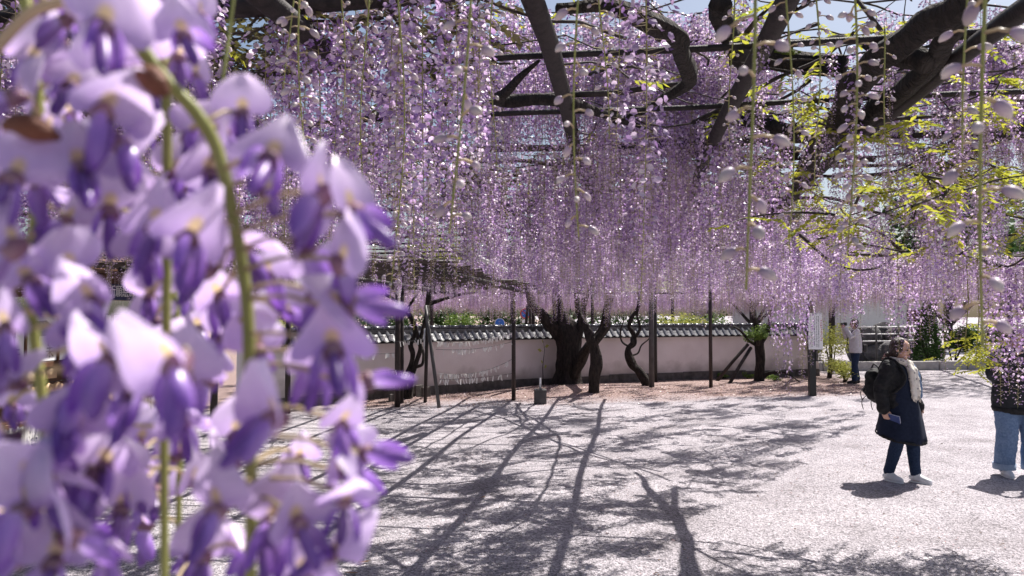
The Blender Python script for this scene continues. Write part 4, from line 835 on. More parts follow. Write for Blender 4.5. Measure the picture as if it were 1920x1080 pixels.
# road signs behind the wall
def disc(g, c, rad, y0, th, mi, n=28):
    g.tube([(c[0], y0, c[2]), (c[0], y0 + th, c[2])], rad, n, mi)
c = at(985, 588, 44); sg = thing('road_sign', 'round blue no-parking sign with red ring and slash above a white plate', 'road sign', (c.x, c.y, 0))
g = MB(); g.tube([(c.x + .05, c.y + .06, 0), (c.x + .05, c.y + .06, c.z + .3)], .035, 8); g.build('post', M['greysteel'], sg, True)
g = MB(); disc(g, c, .31, c.y, .02, 0); g.build('red_ring', M['redpaint'], sg)
g = MB(); disc(g, c, .235, c.y - .012, .02, 0); g.build('blue_disc', M['bluepaint'], sg)
g = MB(); g.box((c.x, c.y - .02, c.z), (.46, .012, .06), 0, Matrix.Rotation(R(45), 3, 'Y')); g.build('slash', M['redpaint'], sg)
g = MB(); g.box((c.x - .02, c.y, c.z - .46), (.38, .02, .2)); g.build('plate', M['white'], sg)
c = at(937, 606, 44); sg = thing('road_sign', 'round plain blue sign half hidden behind the wall ridge', 'road sign', (c.x, c.y, 0))
g = MB(); g.tube([(c.x, c.y + .05, 0), (c.x, c.y + .05, c.z + .2)], .035, 8); g.build('post', M['greysteel'], sg, True)
g = MB(); disc(g, c, .30, c.y, .02, 0); g.build('white_rim', M['white'], sg)
g = MB(); disc(g, c, .27, c.y - .01, .02, 0); g.build('blue_disc', M['bluepaint'], sg)
# marker stone, white stake and sapling by the trunks
q = atg(1013, 757); ms = thing('marker_stone', 'small grey stone block with a white stake behind it, left of the trunks', 'stone', (q.x, q.y, 0))
g = MB(); g.bevbox((q.x, q.y, .13), (.25, .2, .34), .02); g.build('block', M['greysteel'], ms)
g = MB(); g.tube([(q.x, q.y + .03, .28), (q.x, q.y + .03, .52)], .022, 8); g.build('stake', M['white'], ms, True)
q = atg(1019, 728); sp_ = thing('sapling', 'thin sapling with a few yellow leaves left of the gnarled trunk', 'sapling', (q.x, q.y, 0)); g = MB(); g.tube([(q.x, q.y, 0), (q.x - .02, q.y, .5), (q.x + .03, q.y, .95), (q.x, q.y, 1.15)], [.012, .01, .007, .003], 6); g.build('stem', M['twig'], sp_, True)
for z, a in ((.5, 1.0), (.62, -2), (.9, 2.8), (1.0, .4), (1.12, 1.8)):
    g = MB(); b_ = Vector((q.x, q.y, z)); dv = Vector((math.cos(a), .4 * math.sin(a), .3)) * .13; wv = Vector((0, .02, .045)); g.tube([b_, b_ + dv * .4], .004, 4); g.add([b_ + dv * .3, b_ + dv * .7 + wv, b_ + dv * 1.2, b_ + dv * .7 - wv], [(0, 1, 2, 3)]); g.build('leaf', M['leafyel'], sp_)
# flat stones and boards leaning at the wall foot behind the twisted vine
for i, (px, w, h) in enumerate(((775, .26, .28), (786, .2, .3), (799, .2, .26), (742, .3, .2))):
    q = at(px, 735, 16.25 if px > 745 else 15.4); g = MB(); g.bevbox((q.x, q.y - .02, h / 2 - .02), (w, .07, h), .012, 0, Matrix.Rotation(R(38), 3, 'Z') @ Matrix.Rotation(R(-7), 3, 'X')); tag(g.build('leaning_slab', M['stone']), 'flat dark stone slab leaning at the wall foot behind the twisted stems', 'stone', 'slabs at the wall foot')

# ------------------------------------------------------------------ notice board on its post, with lantern box
def text(s_, size, mat, name, parent, loc, rot, vertical=False, align='CENTER'):
    cu = bpy.data.curves.new(name, 'FONT'); cu.body = '\n'.join(s_) if vertical else s_; cu.size = size; cu.align_x = align; cu.align_y = 'CENTER'; cu.extrude = .001; cu.space_line = .82; cu.resolution_u = 2
    o = bpy.data.objects.new(name, cu); WS.collection.objects.link(o); me = bpy.data.meshes.new_from_object(o.evaluated_get(wdg())); bpy.data.objects.remove(o)
    me.materials.clear(); me.materials.append(mat); ob = obj(name, me, parent); ob.matrix_basis = Matrix.Translation(Vector(loc)) @ rot.to_4x4(); return ob
q = atg(1523, 742); d_ = q.y; nb = thing('notice_board', 'white notice board of vertical writing on a black post with lantern box', 'notice board', (q.x, q.y, 0))
g = MB(); g.box((q.x, q.y, .65), (.14, .12, 1.5)); g.box((q.x - .06, q.y + .03, 1.8), (.05, .05, .9)); g.build('post', M['black'], nb)
c = at(1526, 621, d_); bz = c.z; g = MB(); g.bevbox((c.x, q.y - .085, bz), (.315, .03, .80), .006); g.build('board', M['white'], nb)
ROT = Matrix.Rotation(R(90), 3, 'X')
def marks(x, z0, z1, w, mat, seed):
    rr = random.Random(seed); g = MB(); z = z0
    while z > z1:
        h = w * rr.uniform(.7, 1.0)
        for k in range(rr.randint(3, 5)):
            hz = rr.random() < .6; g.box((x + rr.uniform(-.3, .3) * w, q.y - .102, z - rr.uniform(.1, .9) * h), (w * rr.uniform(.5, .9) if hz else w * .14, .002, w * .14 if hz else h * rr.uniform(.4, .8)))
        z -= h * 1.25
    g.build('lettering', mat, nb)
marks(c.x + .125, bz + .25, bz - .19, .045, M['redpaint'], 1)
for k, (dx, a, b_) in enumerate(((.065, .34, -.33), (.02, .34, -.35), (-.03, .34, -.31))): marks(c.x + dx, bz + a, bz + b_, .028, M['ink'], 5 + k)
marks(c.x - .085, bz + .12, bz - .34, .032, M['ink'], 12)
g = MB(); g.box((q.x + .12, q.y - .02, 1.02), (.13, .14, .02)); g.box((q.x + .12, q.y - .02, .78), (.13, .14, .02)); g.box((q.x + .07, q.y - .02, .90), (.03, .13, .22))
for sx in (.10, .135, .17): g.box((q.x + sx, q.y - .08, .90), (.012, .012, .22))
g.box((q.x + .135, q.y - .08, .9), (.08, .01, .012)); g.build('lantern_box', M['black'], nb)

# ------------------------------------------------------------------ votive tablet stand on the left
EX, EY0, EY1 = -5.35, 7.4, 11.0
es = thing('votive_stand', 'roofed brown wooden stand of hanging votive tablets and painted zodiac panels', 'stand', (EX, 9.2, 0))
for y in (EY0, 9.2, EY1):
    g = MB(); g.bevbox((EX, y, 1.13), (.12, .12, 2.36), .01); g.build('post', M['wood'], es)
for z, h in ((2.16, .34), (1.235, .07), (.62, .06)):
    g = MB(); g.bevbox((EX + .065, (EY0 + EY1) / 2, z), (.05, EY1 - EY0 + .3, h), .008); g.build('rail', M['wood'], es)
g = MB(); g.bevbox((EX - .03, (EY0 + EY1) / 2, .95), (.03, EY1 - EY0, .66), .004); g.build('back_panel', M['wood'], es)
g = MB(); g.add([(EX + .55, EY0 - .4, 2.33), (EX + .55, EY1 + .4, 2.33), (EX - .55, EY1 + .4, 2.33), (EX - .55, EY0 - .4, 2.33), (EX, EY0 - .4, 2.62), (EX, EY1 + .4, 2.62), (EX + .55, EY0 - .4, 2.37), (EX + .55, EY1 + .4, 2.37), (EX - .55, EY1 + .4, 2.37), (EX - .55, EY0 - .4, 2.37)], [(0, 3, 2, 1), (0, 1, 7, 6), (2, 3, 9, 8), (6, 7, 5, 4), (8, 9, 4, 5), (0, 6, 4, 9, 3), (1, 2, 8, 5, 7)]); g.build('roof', M['wood'], es)
RS = Matrix(((0, 0, 1), (1, 0, 0), (0, 1, 0)))   # text facing +x, reading along +y
OFF = -Vector((EX, 9.2, 0))
g = MB(); g.bevbox((EX + .11, 9.75, 2.1), (.03, 1.35, .21), .006); hb = g.build('header_sign', M['navy'], es)
text('十二支祈願絵馬', .165, M['white'], 'lettering', hb, Vector((EX + .128, 9.75, 2.1)) - Vector((EX, 9.2, 0)), RS)
PY = [7.5 + .58 * i for i in range(6)]
def poly(g, pts, y0, z0, s, x, mi=0): g.add([(x, y0 + a * s, z0 + b_ * s) for a, b_ in pts], [tuple(range(len(pts)))], mi)
horse = [(-.42, .40), (-.30, .46), (-.2, .38), (.05, .34), (.3, .36), (.42, .28), (.44, 0), (.38, .2), (.36, -.05), (.34, -.42), (.27, -.42), (.25, -.08), (.1, 0), (.0, -.05), (-.02, -.44), (-.1, -.44), (-.12, -.02), (-.2, .1), (-.26, .28), (-.42, .30)]
bird = [(-.28, .22), (-.2, .34), (-.1, .26), (0, .08), (.18, .12), (.22, .36), (.36, .38), (.36, .05), (.2, -.2), (.02, -.28), (.0, -.42), (-.06, -.42), (-.06, -.26), (-.2, -.1), (-.24, .12)]
sheep = [(-.4, .2), (-.3, .3), (-.1, .28), (.2, .3), (.4, .2), (.42, -.05), (.34, -.4), (.28, -.4), (.26, -.12), (-.08, -.12), (-.1, -.4), (-.16, -.4), (-.2, 0), (-.38, .08)]
monkey = [(-.2, .4), (0, .46), (.12, .34), (.16, .1), (.3, -.1), (.4, .2), (.44, .2), (.36, -.24), (.2, -.36), (-.2, -.36), (-.24, -.1), (-.14, .1), (-.24, .26)]
dog = [(-.42, .3), (-.26, .36), (-.2, .2), (.3, .18), (.44, .36), (.4, .1), (.36, -.4), (.28, -.4), (.24, -.08), (-.1, -.08), (-.14, -.4), (-.22, -.4), (-.24, .06), (-.4, .2)]
red_ = surf('ochre_red', (.25, .07, .03), (.4, .12, .05), 30, .7, 0); grey_ = surf('ink_grey', (.16, .16, .17), (.34, .33, .33), 30, .7, 0); brn = surf('ink_brown', (.14, .08, .05), (.25, .15, .1), 30, .7, 0)
for i, (y, an, ch, m) in enumerate(zip(PY, (horse, sheep, monkey, bird, dog, sheep), '午未申酉戌亥', (M['ink'], grey_, brn, red_, brn, M['ink']))):
    g = MB(); g.bevbox((EX + .075, y + .29, 1.535), (.03, .555, .52), .004); pn = g.build('zodiac_panel', M['white'], es)
    g = MB(); bmx = EX + .0945; poly(g, an, y + .27, 1.61, .42, bmx); g.build('painted_animal', m, pn)
    if ch == '酉':
        g = MB(); poly(g, [(.16, .1), (.2, .4), (.36, .44), (.4, .2), (.36, .0), (.3, .24), (.24, .2)], y + .27, 1.61, .42, bmx + .002); g.build('painted_tail', M['navy'], pn)
    text(ch, .15, M['ink'], 'lettering', pn, Vector((bmx, y + .43, 1.37)) + OFF, RS)
    g = MB(); g.box((EX + .085, y, 1.535), (.05, .022, .53)); g.build('divider', M['wood'], es)
r = random.Random(4)
def ema():
    g = MB(); o5 = [(-.07, -.05), (.07, -.05), (.07, .03), (0, .062), (-.07, .03)]; n = 5
    g.add([(.006, a, b_) for a, b_ in o5] + [(-.006, a, b_) for a, b_ in o5], [tuple(range(n)), tuple(range(2 * n - 1, n - 1, -1))] + [(k, k + n, (k + 1) % n + n, (k + 1) % n) for k in range(n)]); return g.mesh('votive_tablet', M['palewood'])
em = ema()
for row in range(3):
    z = 1.12 - row * .16
    g = MB(); g.tube([(EX + .07, EY0 + .05, z + .07), (EX + .07, EY1 - .05, z + .07)], .006, 5); g.build('hanging_bar', M['steel'], es)
    y = EY0 + .12
    while y < EY1 - .12:
        if r.random() < .82:
            o = obj('votive_tablet', em, None); o.matrix_basis = Matrix.Translation((EX + .075 + r.uniform(.0, .04), y, z + .005)) @ Matrix.Rotation(r.uniform(-.35, .35), 4, 'Z') @ Matrix.Rotation(r.uniform(-.12, .12), 4, 'X'); tag(o, 'small pale wooden votive tablet hung in rows on the brown stand', 'votive tablet', 'votive tablets on the stand')
        y += r.uniform(.15, .2)
g = MB()
for i in range(240):
    y = r.uniform(EY0, EY1); z = .62 - r.uniform(0, .06); w = .012; h = r.uniform(.10, .24); s = r.uniform(-.06, .06)
    g.add([(EX + .1 + r.uniform(0, .03), y - w, z), (EX + .1 + r.uniform(0, .03), y + w, z), (EX + .12, y + w + s, z - h), (EX + .12, y - w + s, z - h)], [(0, 1, 2, 3)])
g.build('paper_strips', M['paper'], es, False, 'stuff')

# ------------------------------------------------------------------ racemes seen at a few metres and beyond
def raceme_protos(L, n, opn, seed, wide=.07):
    r = random.Random(seed); st = MB(); bl = MB()
    ph = r.uniform(0, 6.3); cv = r.uniform(.01, .035)
    def S(t): return Vector((cv * math.sin(ph + t * 2.2) - cv * math.sin(ph), cv * math.cos(ph + t * 1.7) - cv * math.cos(ph), -L * t))
    st.tube([S(i / 8) for i in range(9)], [.0026 - .0016 * i / 8 for i in range(9)], 4, cap=False)
    for i in range(n):
        t = min(1.0, (.03 + .97 * i / n) + r.uniform(-.01, .01)); a = i * 2.39996 + r.uniform(-.5, .5)
        o = Vector((math.cos(a), math.sin(a), 0)); rad = (wide * (1 - t) ** .55 + .012) * r.uniform(.7, 1.15)
        p0 = S(min(t, 1)); dr = r.uniform(-.01, .022); p = p0 + o * rad + Vector((0, 0, dr))
        tn = Vector((-o.y, o.x, 0))
        bl.add([p0, p0 + Vector((0, 0, -.0028)), p + Vector((0, 0, -.001))], [(0, 1, 2)], 2)
        if t < opn:
            s = .035 * (1 - .4 * t) * r.uniform(.8, 1.15); yaw = r.gauss(0, .6); f = o * math.cos(yaw) + tn * math.sin(yaw); sd = Vector((-f.y, f.x, 0)); up = Vector((0, 0, 1)) + f * r.uniform(-.6, .25); up.normalize()
            def q(x, y, z): return p + sd * (x * s) + f * (y * s) + up * (z * s)
            bl.add([q(0, 0, 0), q(-.5, .06, .28), q(-.36, -.05, .72), q(0, -.14, .86), q(.36, -.05, .72), q(.5, .06, .28), q(0, .1, .42)], [(6, 0, 1), (6, 1, 2), (6, 2, 3), (6, 3, 4), (6, 4, 5), (6, 5, 0)], 0)
            bl.add([q(0, .05, .05), q(-.2, .36, -.12), q(0, .72, -.36), q(.2, .36, -.12), q(0, .22, -.36)], [(0, 1, 2, 3), (4, 1, 0), (4, 2, 1), (4, 3, 2), (4, 0, 3)], 1 if r.random() < .8 else 0)
        else:
            s = (.0085 + .008 * (1 - t)) * r.uniform(.8, 1.2); ax = (o + Vector((0, 0, r.uniform(-1.0, .1)))).normalized(); e1 = ax.orthogonal().normalized(); e2 = ax.cross(e1)
            c = p + ax * s * .6; w = s * .48
            bl.add([c - ax * s * .8, c + e1 * w, c + e2 * w, c - e1 * w, c - e2 * w, c + ax * s], [(0, 2, 1), (0, 3, 2), (0, 4, 3), (0, 1, 4), (5, 1, 2), (5, 2, 3), (5, 3, 4), (5, 4, 1)], 3)
    return st.mesh('raceme_stem', M['stem']), bl.mesh('raceme_blossoms', [M['petal'], M['violet'], M['pedicel'], M['budm']], None, False)
PROTO = [raceme_protos(1.0, 112, .82, 101), raceme_protos(1.15, 124, .74, 102), raceme_protos(.85, 102, .88, 103), raceme_protos(1.25, 130, .66, 104, .062), raceme_protos(.72, 92, .93, 105, .074), raceme_protos(1.05, 105, .45, 106, .054)]
PL = [1.0, 1.15, .85, 1.25, .72, 1.05]
r = random.Random(55); RAC = []   # (pos, proto, scale, yaw, zone)
SP = {'main': .10, 'rightbare': .085, 'low': .26, 'right': .16, 'far': .16}
for pl, r0, zone in SH + [(p, q, 'arc') for p, q in ARC]:
    sp = SP.get(zone, .30); acc = r.uniform(0, sp)
    for i in range(len(pl) - 1):
        seg = (pl[i + 1] - pl[i]).length; acc += seg
        while acc > sp:
            acc -= sp; p = pl[i].lerp(pl[i + 1], r.random())
            if zone == 'main' and ((p.x > -.05 * p.y and p.y < 4.9) or (p.x > .3 * p.y and p.y < 6.3)) and (r.random() < .90 or (p.x > .22 * p.y and p.y < 5)): continue
            if zone in ('main', 'rightbare') and 2.2 < p.y < 7.2 and abs(p.x - (1.72 + .26 * (p.y - 2.9))) < .42 and r.random() < .92: continue   # blossoms keep clear of the great limb
            nz_ = mnoise.noise(Vector((p.x * 1.7, p.y * 1.7, 3)))
            if zone == 'main' and r.random() > (.46 if p.y < 8.5 else .30 if p.y < 11 else .22) + 1.2 * nz_: continue
            k = r.choice([0, 1, 2, 3, 5] if zone == 'low' else [0, 0, 1, 1, 2, 3, 4]); sc = r.uniform(.75, 1.05)
            if zone == 'low': sc *= .42
            if zone == 'main' and p.y > 11.5: sc *= 1.22
            if zone == 'arc': sc *= r.uniform(.35, .7)
            if zone == 'rightbare': sc *= r.uniform(.6, .95)
            if zone == 'far': sc *= 1.25
            RAC.append((p, k, sc, r.uniform(0, 6.28), zone))
# the racemes hanging low at the canopy edge, near the visitors and the sign
edge_racemes = []
for (px, yt, yb, d_) in [(1682, 470, 668, 6.3), (1698, 470, 690, 6.4), (1712, 472, 655, 6.5), (1726, 476, 640, 6.3), (1666, 480, 640, 6.7), (1752, 478, 610, 6.4), (1770, 478, 697, 6.3), (1788, 478, 650, 6.2), (1806, 478, 640, 6.2), (1862, 495, 700, 6.1), (1876, 500, 762, 6.0), (1890, 500, 740, 6.0), (1904, 495, 765, 5.95), (1918, 485, 740, 5.9), (1934, 480, 720, 5.9), (1846, 490, 660, 6.1), (1898, 480, 690, 6.3), (1830, 486, 600, 6.4),
                         (1452, 470, 690, 10.8), (1462, 480, 715, 10.6), (1474, 490, 745, 10.5), (1484, 480, 660, 10.9), (1496, 470, 700, 10.7), (1506, 480, 720, 10.8), (1516, 470, 690, 11), (1440, 470, 650, 11), (1468, 470, 640, 11.2), (1500, 470, 650, 11.3), (1536, 470, 610, 11.4), (1430, 470, 610, 11.3), (1550, 480, 600, 11.6)]:
    A = at(px, yt, d_); B = at(px, yb, d_); L = A.z - B.z; k = r.choice([0, 1]); edge_racemes.append((A, k, L / PL[k], r.uniform(0, 6.28), 'edge'))
for a, b_ in ((edge_racemes[:18], 0), (edge_racemes[18:], 1)):
    srt = sorted(a, key=lambda q: q[0].x); g = MB(); pts = [q[0] for q in srt]
    g.tube([pts[0] - Vector((.3, -.2, -.1))] + pts + [pts[-1] + Vector((.4, 0, .1))], .009, 5); g.build('shoot', M['twig'], ov if b_ == 0 else vine, True)
if True:   # tie the second hanging shoot back to the canopy
    A = sorted(edge_racemes[18:], key=lambda q: q[0].x)[0][0]; g = MB(); g.tube([A, A + Vector((-.6, -.4, .12)), A + Vector((-1.6, -.6, .3))], .012, 5); g.build('shoot', M['twig'], vine, True)

def scr(p): q = project(p); return q
cand = []
for i, rc in enumerate(RAC):
    p = rc[0]; L = PL[rc[1]] * rc[2]
    if rc[4] in ('far', 'right', 'low'): continue
    a = project(p); b_ = project(p - Vector((0, 0, L)))
    if a[2] < .5 or b_[1] < 30 or not (-20 < a[0] < 1940): continue
    if a[0] < 560 and b_[1] > 100: continue   # hidden behind the nearest blossoms
    vis = min(b_[1], 1080) - max(a[1], 0)
    if vis < 30: continue
    cand.append((-vis * min(1, 4 / a[2]), i))
cand.sort(); single = set(i for _, i in cand[:262])
def place(rc, label, group, name='wisteria_raceme'):
    p, k, sc, yaw, zone = rc
    t = thing(name, label, 'flower cluster', p, group); t.matrix_basis = Matrix.Translation(p) @ Matrix.Rotation(yaw, 4, 'Z') @ Matrix.Diagonal((min(1.1, sc), min(1.1, sc), sc, 1))
    a = obj('stem', PROTO[k][0], t); b2 = obj('blossoms', PROTO[k][1], t, 'stuff'); return a, b2
first = {}
for i in sorted(single):
    rc = RAC[i]
    q = place(rc, 'long lilac wisteria raceme hanging among many from the canopy over the court', 'lilac racemes under the canopy'); first.setdefault(rc[1], q)
for j, rc in enumerate(edge_racemes):
    if j < 18: place(rc, 'lilac raceme drooping low at the canopy edge in front of the visitors', 'racemes drooping before the visitors')
    else: place(rc, 'lilac raceme hanging almost to the ground beside the white notice', 'racemes hanging low beside the notice')
for k in range(6):
    if k not in first:
        rc = next(RAC[i] for _, i in cand[262:] if RAC[i][1] == k) if any(RAC[i][1] == k for _, i in cand[262:]) else None
        if rc is None: first[k] = first[5 if k != 5 else 0] if (5 in first and k != 5) else first[0]
        else: first[k] = place(rc, 'long lilac wisteria raceme hanging among many from the canopy over the court', 'lilac racemes under the canopy')

def instance_stuff(name, items, label, cat):
    """one object holding a mass of racemes as geometry-node instances of the built ones"""
    me = bpy.data.meshes.new(name); me.from_pydata([tuple(q[0]) for q in items], [], [])
    for an, ty, vals in (('proto', 'INT', [q[1] for q in items]), ('scl', 'FLOAT', [q[2] for q in items]), ('yaw', 'FLOAT', [q[3] for q in items])):
        at_ = me.attributes.new(an, ty, 'POINT'); at_.data.foreach_set('value', vals)
    for m in ('stem', 'petal', 'violet', 'pedicel', 'budm'): me.materials.append(M[m])
    o = obj(name, me, None, 'stuff'); tag(o, label, cat)
    ng = bpy.data.node_groups.new(name, 'GeometryNodeTree'); ng.interface.new_socket('Geometry', in_out='INPUT', socket_type='NodeSocketGeometry'); ng.interface.new_socket('Geometry', in_out='OUTPUT', socket_type='NodeSocketGeometry')
    nn = ng.nodes; ll = ng.links; gi = nn.new('NodeGroupInput'); go = nn.new('NodeGroupOutput'); jn = nn.new('GeometryNodeJoinGeometry')
    def attr(n, t):
        a = nn.new('GeometryNodeInputNamedAttribute'); a.data_type = t; a.inputs['Name'].default_value = n; return a.outputs['Attribute']
    pr = attr('proto', 'INT'); sc = attr('scl', 'FLOAT'); ya = attr('yaw', 'FLOAT')
    cx = nn.new('ShaderNodeCombineXYZ'); ll.new(ya, cx.inputs[2]); cs = nn.new('ShaderNodeCombineXYZ')
    for k in range(3): ll.new(sc, cs.inputs[k])
    for k in sorted(set(q[1] for q in items)):
        jj = nn.new('GeometryNodeJoinGeometry')
        for src in first[k]:
            oi = nn.new('GeometryNodeObjectInfo'); oi.inputs['Object'].default_value = src; oi.transform_space = 'ORIGINAL'; ll.new(oi.outputs['Geometry'], jj.inputs[0])
        cmp_ = nn.new('FunctionNodeCompare'); cmp_.data_type = 'INT'; cmp_.operation = 'EQUAL'; ll.new(pr, cmp_.inputs[2]); cmp_.inputs[3].default_value = k
        ip = nn.new('GeometryNodeInstanceOnPoints'); ll.new(gi.outputs[0], ip.inputs['Points']); ll.new(cmp_.outputs[0], ip.inputs['Selection']); ll.new(jj.outputs[0], ip.inputs['Instance'])
        ll.new(cx.outputs[0], ip.inputs['Rotation']); ll.new(cs.outputs[0], ip.inputs['Scale']); ll.new(ip.outputs[0], jn.inputs[0])
    ll.new(jn.outputs[0], go.inputs[0]); md = o.modifiers.new('racemes', 'NODES'); md.node_group = ng; return o
rest = [RAC[i] for i in range(len(RAC)) if i not in single]
instance_stuff('wisteria_racemes', [q for q in rest if q[4] not in ('far', 'right')], 'dense mass of lilac wisteria racemes filling the canopy', 'flowers')
rt_ = instance_stuff('wisteria_racemes', [q for q in rest if q[4] == 'right'], 'pale lilac wisteria curtain beyond the open gravel behind the visitors', 'flowers')
fr_ = instance_stuff('wisteria_racemes', [q for q in rest if q[4] == 'far'], 'distant pale wisteria curtain showing above the tiled wall', 'flowers')
gz['right'].build('wisteria_shoots', M['twig'], None, True, 'stuff'); gz['far'].build('wisteria_shoots', M['twig'], None, True, 'stuff')
print('racemes', len(RAC), 'single', len(single))

# posts of the two farther trellises
ft = thing('far_trellis', 'distant trellis of dark posts carrying the wisteria beyond the tiled wall', 'trellis', (0, 49, 0))
for k in range(9):
    x = -20 + 5 * k; g = MB(); g.tube([(x, 46.5, 0), (x, 46.5, 3.15)], .1, 8); g.build('post', M['pole'], ft, True)
g = MB(); g.tube([(-22, 46.5, 3.15), (22, 46.5, 3.15)], .08, 8); g.build('beam', M['pole'], ft, True)
g = MB(); g.tube([(-22, 51.5, 3.15), (22, 51.5, 3.15)], .08, 8); g.build('beam', M['pole'], ft, True)
rtr = thing('far_trellis', 'trellis of dark posts carrying the wisteria behind the visitors', 'trellis', (14, 24, 0))
for (x, y) in ((8.4, 21), (13, 19.5), (18.5, 23), (11.5, 27), (17, 30), (21.5, 29.5)):
    g = MB(); g.tube([(x, y, -.05), (x, y, 3.15)], .06, 8); g.build('post', M['pole'], rtr, True)
for (a, b_) in (((7.3, 21.2), (18.8, 22.9)), ((11, 27), (21.8, 29.5)), ((12.8, 18.6), (17.1, 30.6)), ((8, 19.6), (11.6, 27.5)), ((18.4, 22.5), (22.2, 30.5))):
    g = MB(); g.tube([(*a, 3.17), (*b_, 3.17)], .05, 8); g.build('beam', M['pole'], rtr, True)

# ------------------------------------------------------------------ young pinnate leaves
def leaf_cluster(g, p, r, L=.2, mi=0):
    a = r.uniform(0, 6.28); dr = Vector((math.cos(a), math.sin(a), r.uniform(-1.1, .1))).normalized(); sd = dr.cross(Vector((0, 0, 1))).normalized(); n = 5
    tip = p + dr * L
    g.add([p, p + Vector((0, 0, .003)), tip], [(0, 1, 2)], mi)
    for i in range(n + 1):
        b_ = p.lerp(tip, (i + .6) / (n + .6))
        for s_ in ((-1, 1) if i < n else (0,)):
            l = L * r.uniform(.26, .36); d_ = (dr * (.5 if s_ else 1) + sd * s_ + Vector((0, 0, r.uniform(-.5, .1)))).normalized(); w = d_.cross(Vector((0, 0, 1))).normalized() * l * .27
            m_ = b_ + d_ * l * .45
            g.add([b_, m_ + w + Vector((0, 0, .003)), b_ + d_ * l, m_ - w + Vector((0, 0, .003)), m_ - Vector((0, 0, .006))], [(0, 4, 1), (1, 4, 2), (2, 4, 3), (3, 4, 0)], mi)
r = random.Random(8); g = MB(); n = 0
for pl, r0, zone in SH:
    for p in pl:
        if zone == 'main' and r.random() < .05: leaf_cluster(g, p, r, r.uniform(.12, .2)); n += 1
        elif zone == 'rightbare' and r.random() < .3: leaf_cluster(g, p, r, r.uniform(.12, .22))
for pl, r0 in ARC:
    for p in pl:
        if r.random() < .34: leaf_cluster(g, p, r, r.uniform(.10, .2))
for i in range(60):
    p = at(r.gauss(1828, 20), r.gauss(655, 28), 6.15 + r.gauss(0, .1)); leaf_cluster(g, p, r, r.uniform(.08, .13))
g.build('young_leaves', M['leaf'], vine, False, 'stuff')
g = MB(); g2 = MB()
for pl, r0, zone in SH:
    if zone not in ('main', 'low'): continue
    for p in pl:
        nz_ = mnoise.noise(Vector((p.x * 3.4, p.y * 3.4, 3)))
        if r.random() < (.8 if nz_ > (-.15 if zone == 'low' else .06) else .22) * (1 if p.y < 10 or zone == 'low' else .45 if p.y < 16 else .08) and not (p.x > -.05 * p.y and p.y < 6.0):
            for k in range(3 if zone == 'low' else 5): leaf_cluster(g if zone == 'main' else g2, p + Vector((r.gauss(0, .05), r.gauss(0, .05), r.uniform(0, .14))), r, r.uniform(.13, .22))
g.build('bronze_shade_leaves', M['bronze_shade'], vine, False, 'stuff'); g2.build('bronze_shade_leaves', M['bronze_shade'], lv, False, 'stuff')  # leaf clumps added to dapple the ground and darken the canopy
gm = MB()
for (px, yt, yb) in ((1812, 480, 650), (1832, 486, 690), (1850, 492, 660)):
    gm.tube([at(px, yt, 6.15), at(px + 4, (yt + yb) / 2, 6.15), at(px - 3, yb, 6.15)], .005, 4)
gm.build('leafy_shoot', M['stem'], ov, True)
g = MB()
for i in range(1800):
    p = Vector((r.uniform(8, 22), r.uniform(18, 31), r.uniform(2.6, 3.4)))
    if inright(p.x, p.y): leaf_cluster(g, p, r, .25)
g.build('young_leaves', M['leaf'], rtr, False, 'stuff')

# ------------------------------------------------------------------ nearest racemes: every flower and petal built
def banner_mesh(seed, curl, fold, droop=.3):
    r = random.Random(seed); nu, nv = 10, 9; g = MB(); vs = []
    for j in range(nv + 1):
        v = j / nv; w = .60 * (math.sin(math.pi * min(1, (.12 + .88 * v)) ** .80) ** .60) * (1 - .10 * v)
        if j == nv: w = .09
        for i in range(nu + 1):
            u = -1 + 2 * i / nu
            z = v * .80 - (droop * abs(u) ** 1.8 * w * 2 * (.35 + .65 * v)) + .03 * math.sin(u * 5 + seed * 2) * v
            y = -.06 - curl * v * v + fold * abs(u) ** 1.6 * (.35 + .5 * (1 - v)) - .05 * (1 - abs(u)) * v + .02 * math.sin(u * 7 + seed) * v
            vs.append((u * w, y, z))
    k = nu + 1
    fs = [(j * k + i, j * k + i + 1, (j + 1) * k + i + 1, (j + 1) * k + i) for j in range(nv) for i in range(nu)]
    g.add(vs, fs); return g.mesh('banner_petal', MF['banner'])
def wing_mesh(seed, side):
    r = random.Random(seed); nu, nv = 5, 8; vs = []; g = MB()
    for j in range(nv + 1):
        t = j / nv; w = .23 * math.sin(math.pi * min(.97, .10 + .9 * t)) ** .6 * (.85 + .25 * t)
        for i in range(nu + 1):
            a = (-1 + 2 * i / nu) * 1.25
            vs.append((side * (.035 + .15 * math.cos(a) * math.sin(math.pi * min(1, .15 + .8 * t)) ** .7), .05 + .72 * t - .12 * t * t, -.02 - .34 * t ** 1.3 + w * math.sin(a)))
    k = nu + 1; g.add(vs, [(j * k + i, j * k + i + 1, (j + 1) * k + i + 1, (j + 1) * k + i) for j in range(nv) for i in range(nu)])
    return g.mesh('wing_petal', MF['wing'])
def keel_mesh():
    g = MB(); c = curve_pts([(0, .02, -.02, .05), (0, .2, -.12, .10), (0, .45, -.26, .11), (0, .62, -.36, .08), (0, .70, -.34, .02)], 3)
    g.tube([q[:3] for q in c], [float(q[3]) for q in c], 8); return g.mesh('keel_petal', MF['keel'])
def calyx_mesh():
    g = MB(); g.tube([(0, -.24, -.02), (0, -.2, -.01), (0, -.1, 0), (0, .02, .0), (0, .07, -.01)], [.03, .09, .14, .155, .15], 8, 0)
    return g.mesh('flower', MF['calyx'])
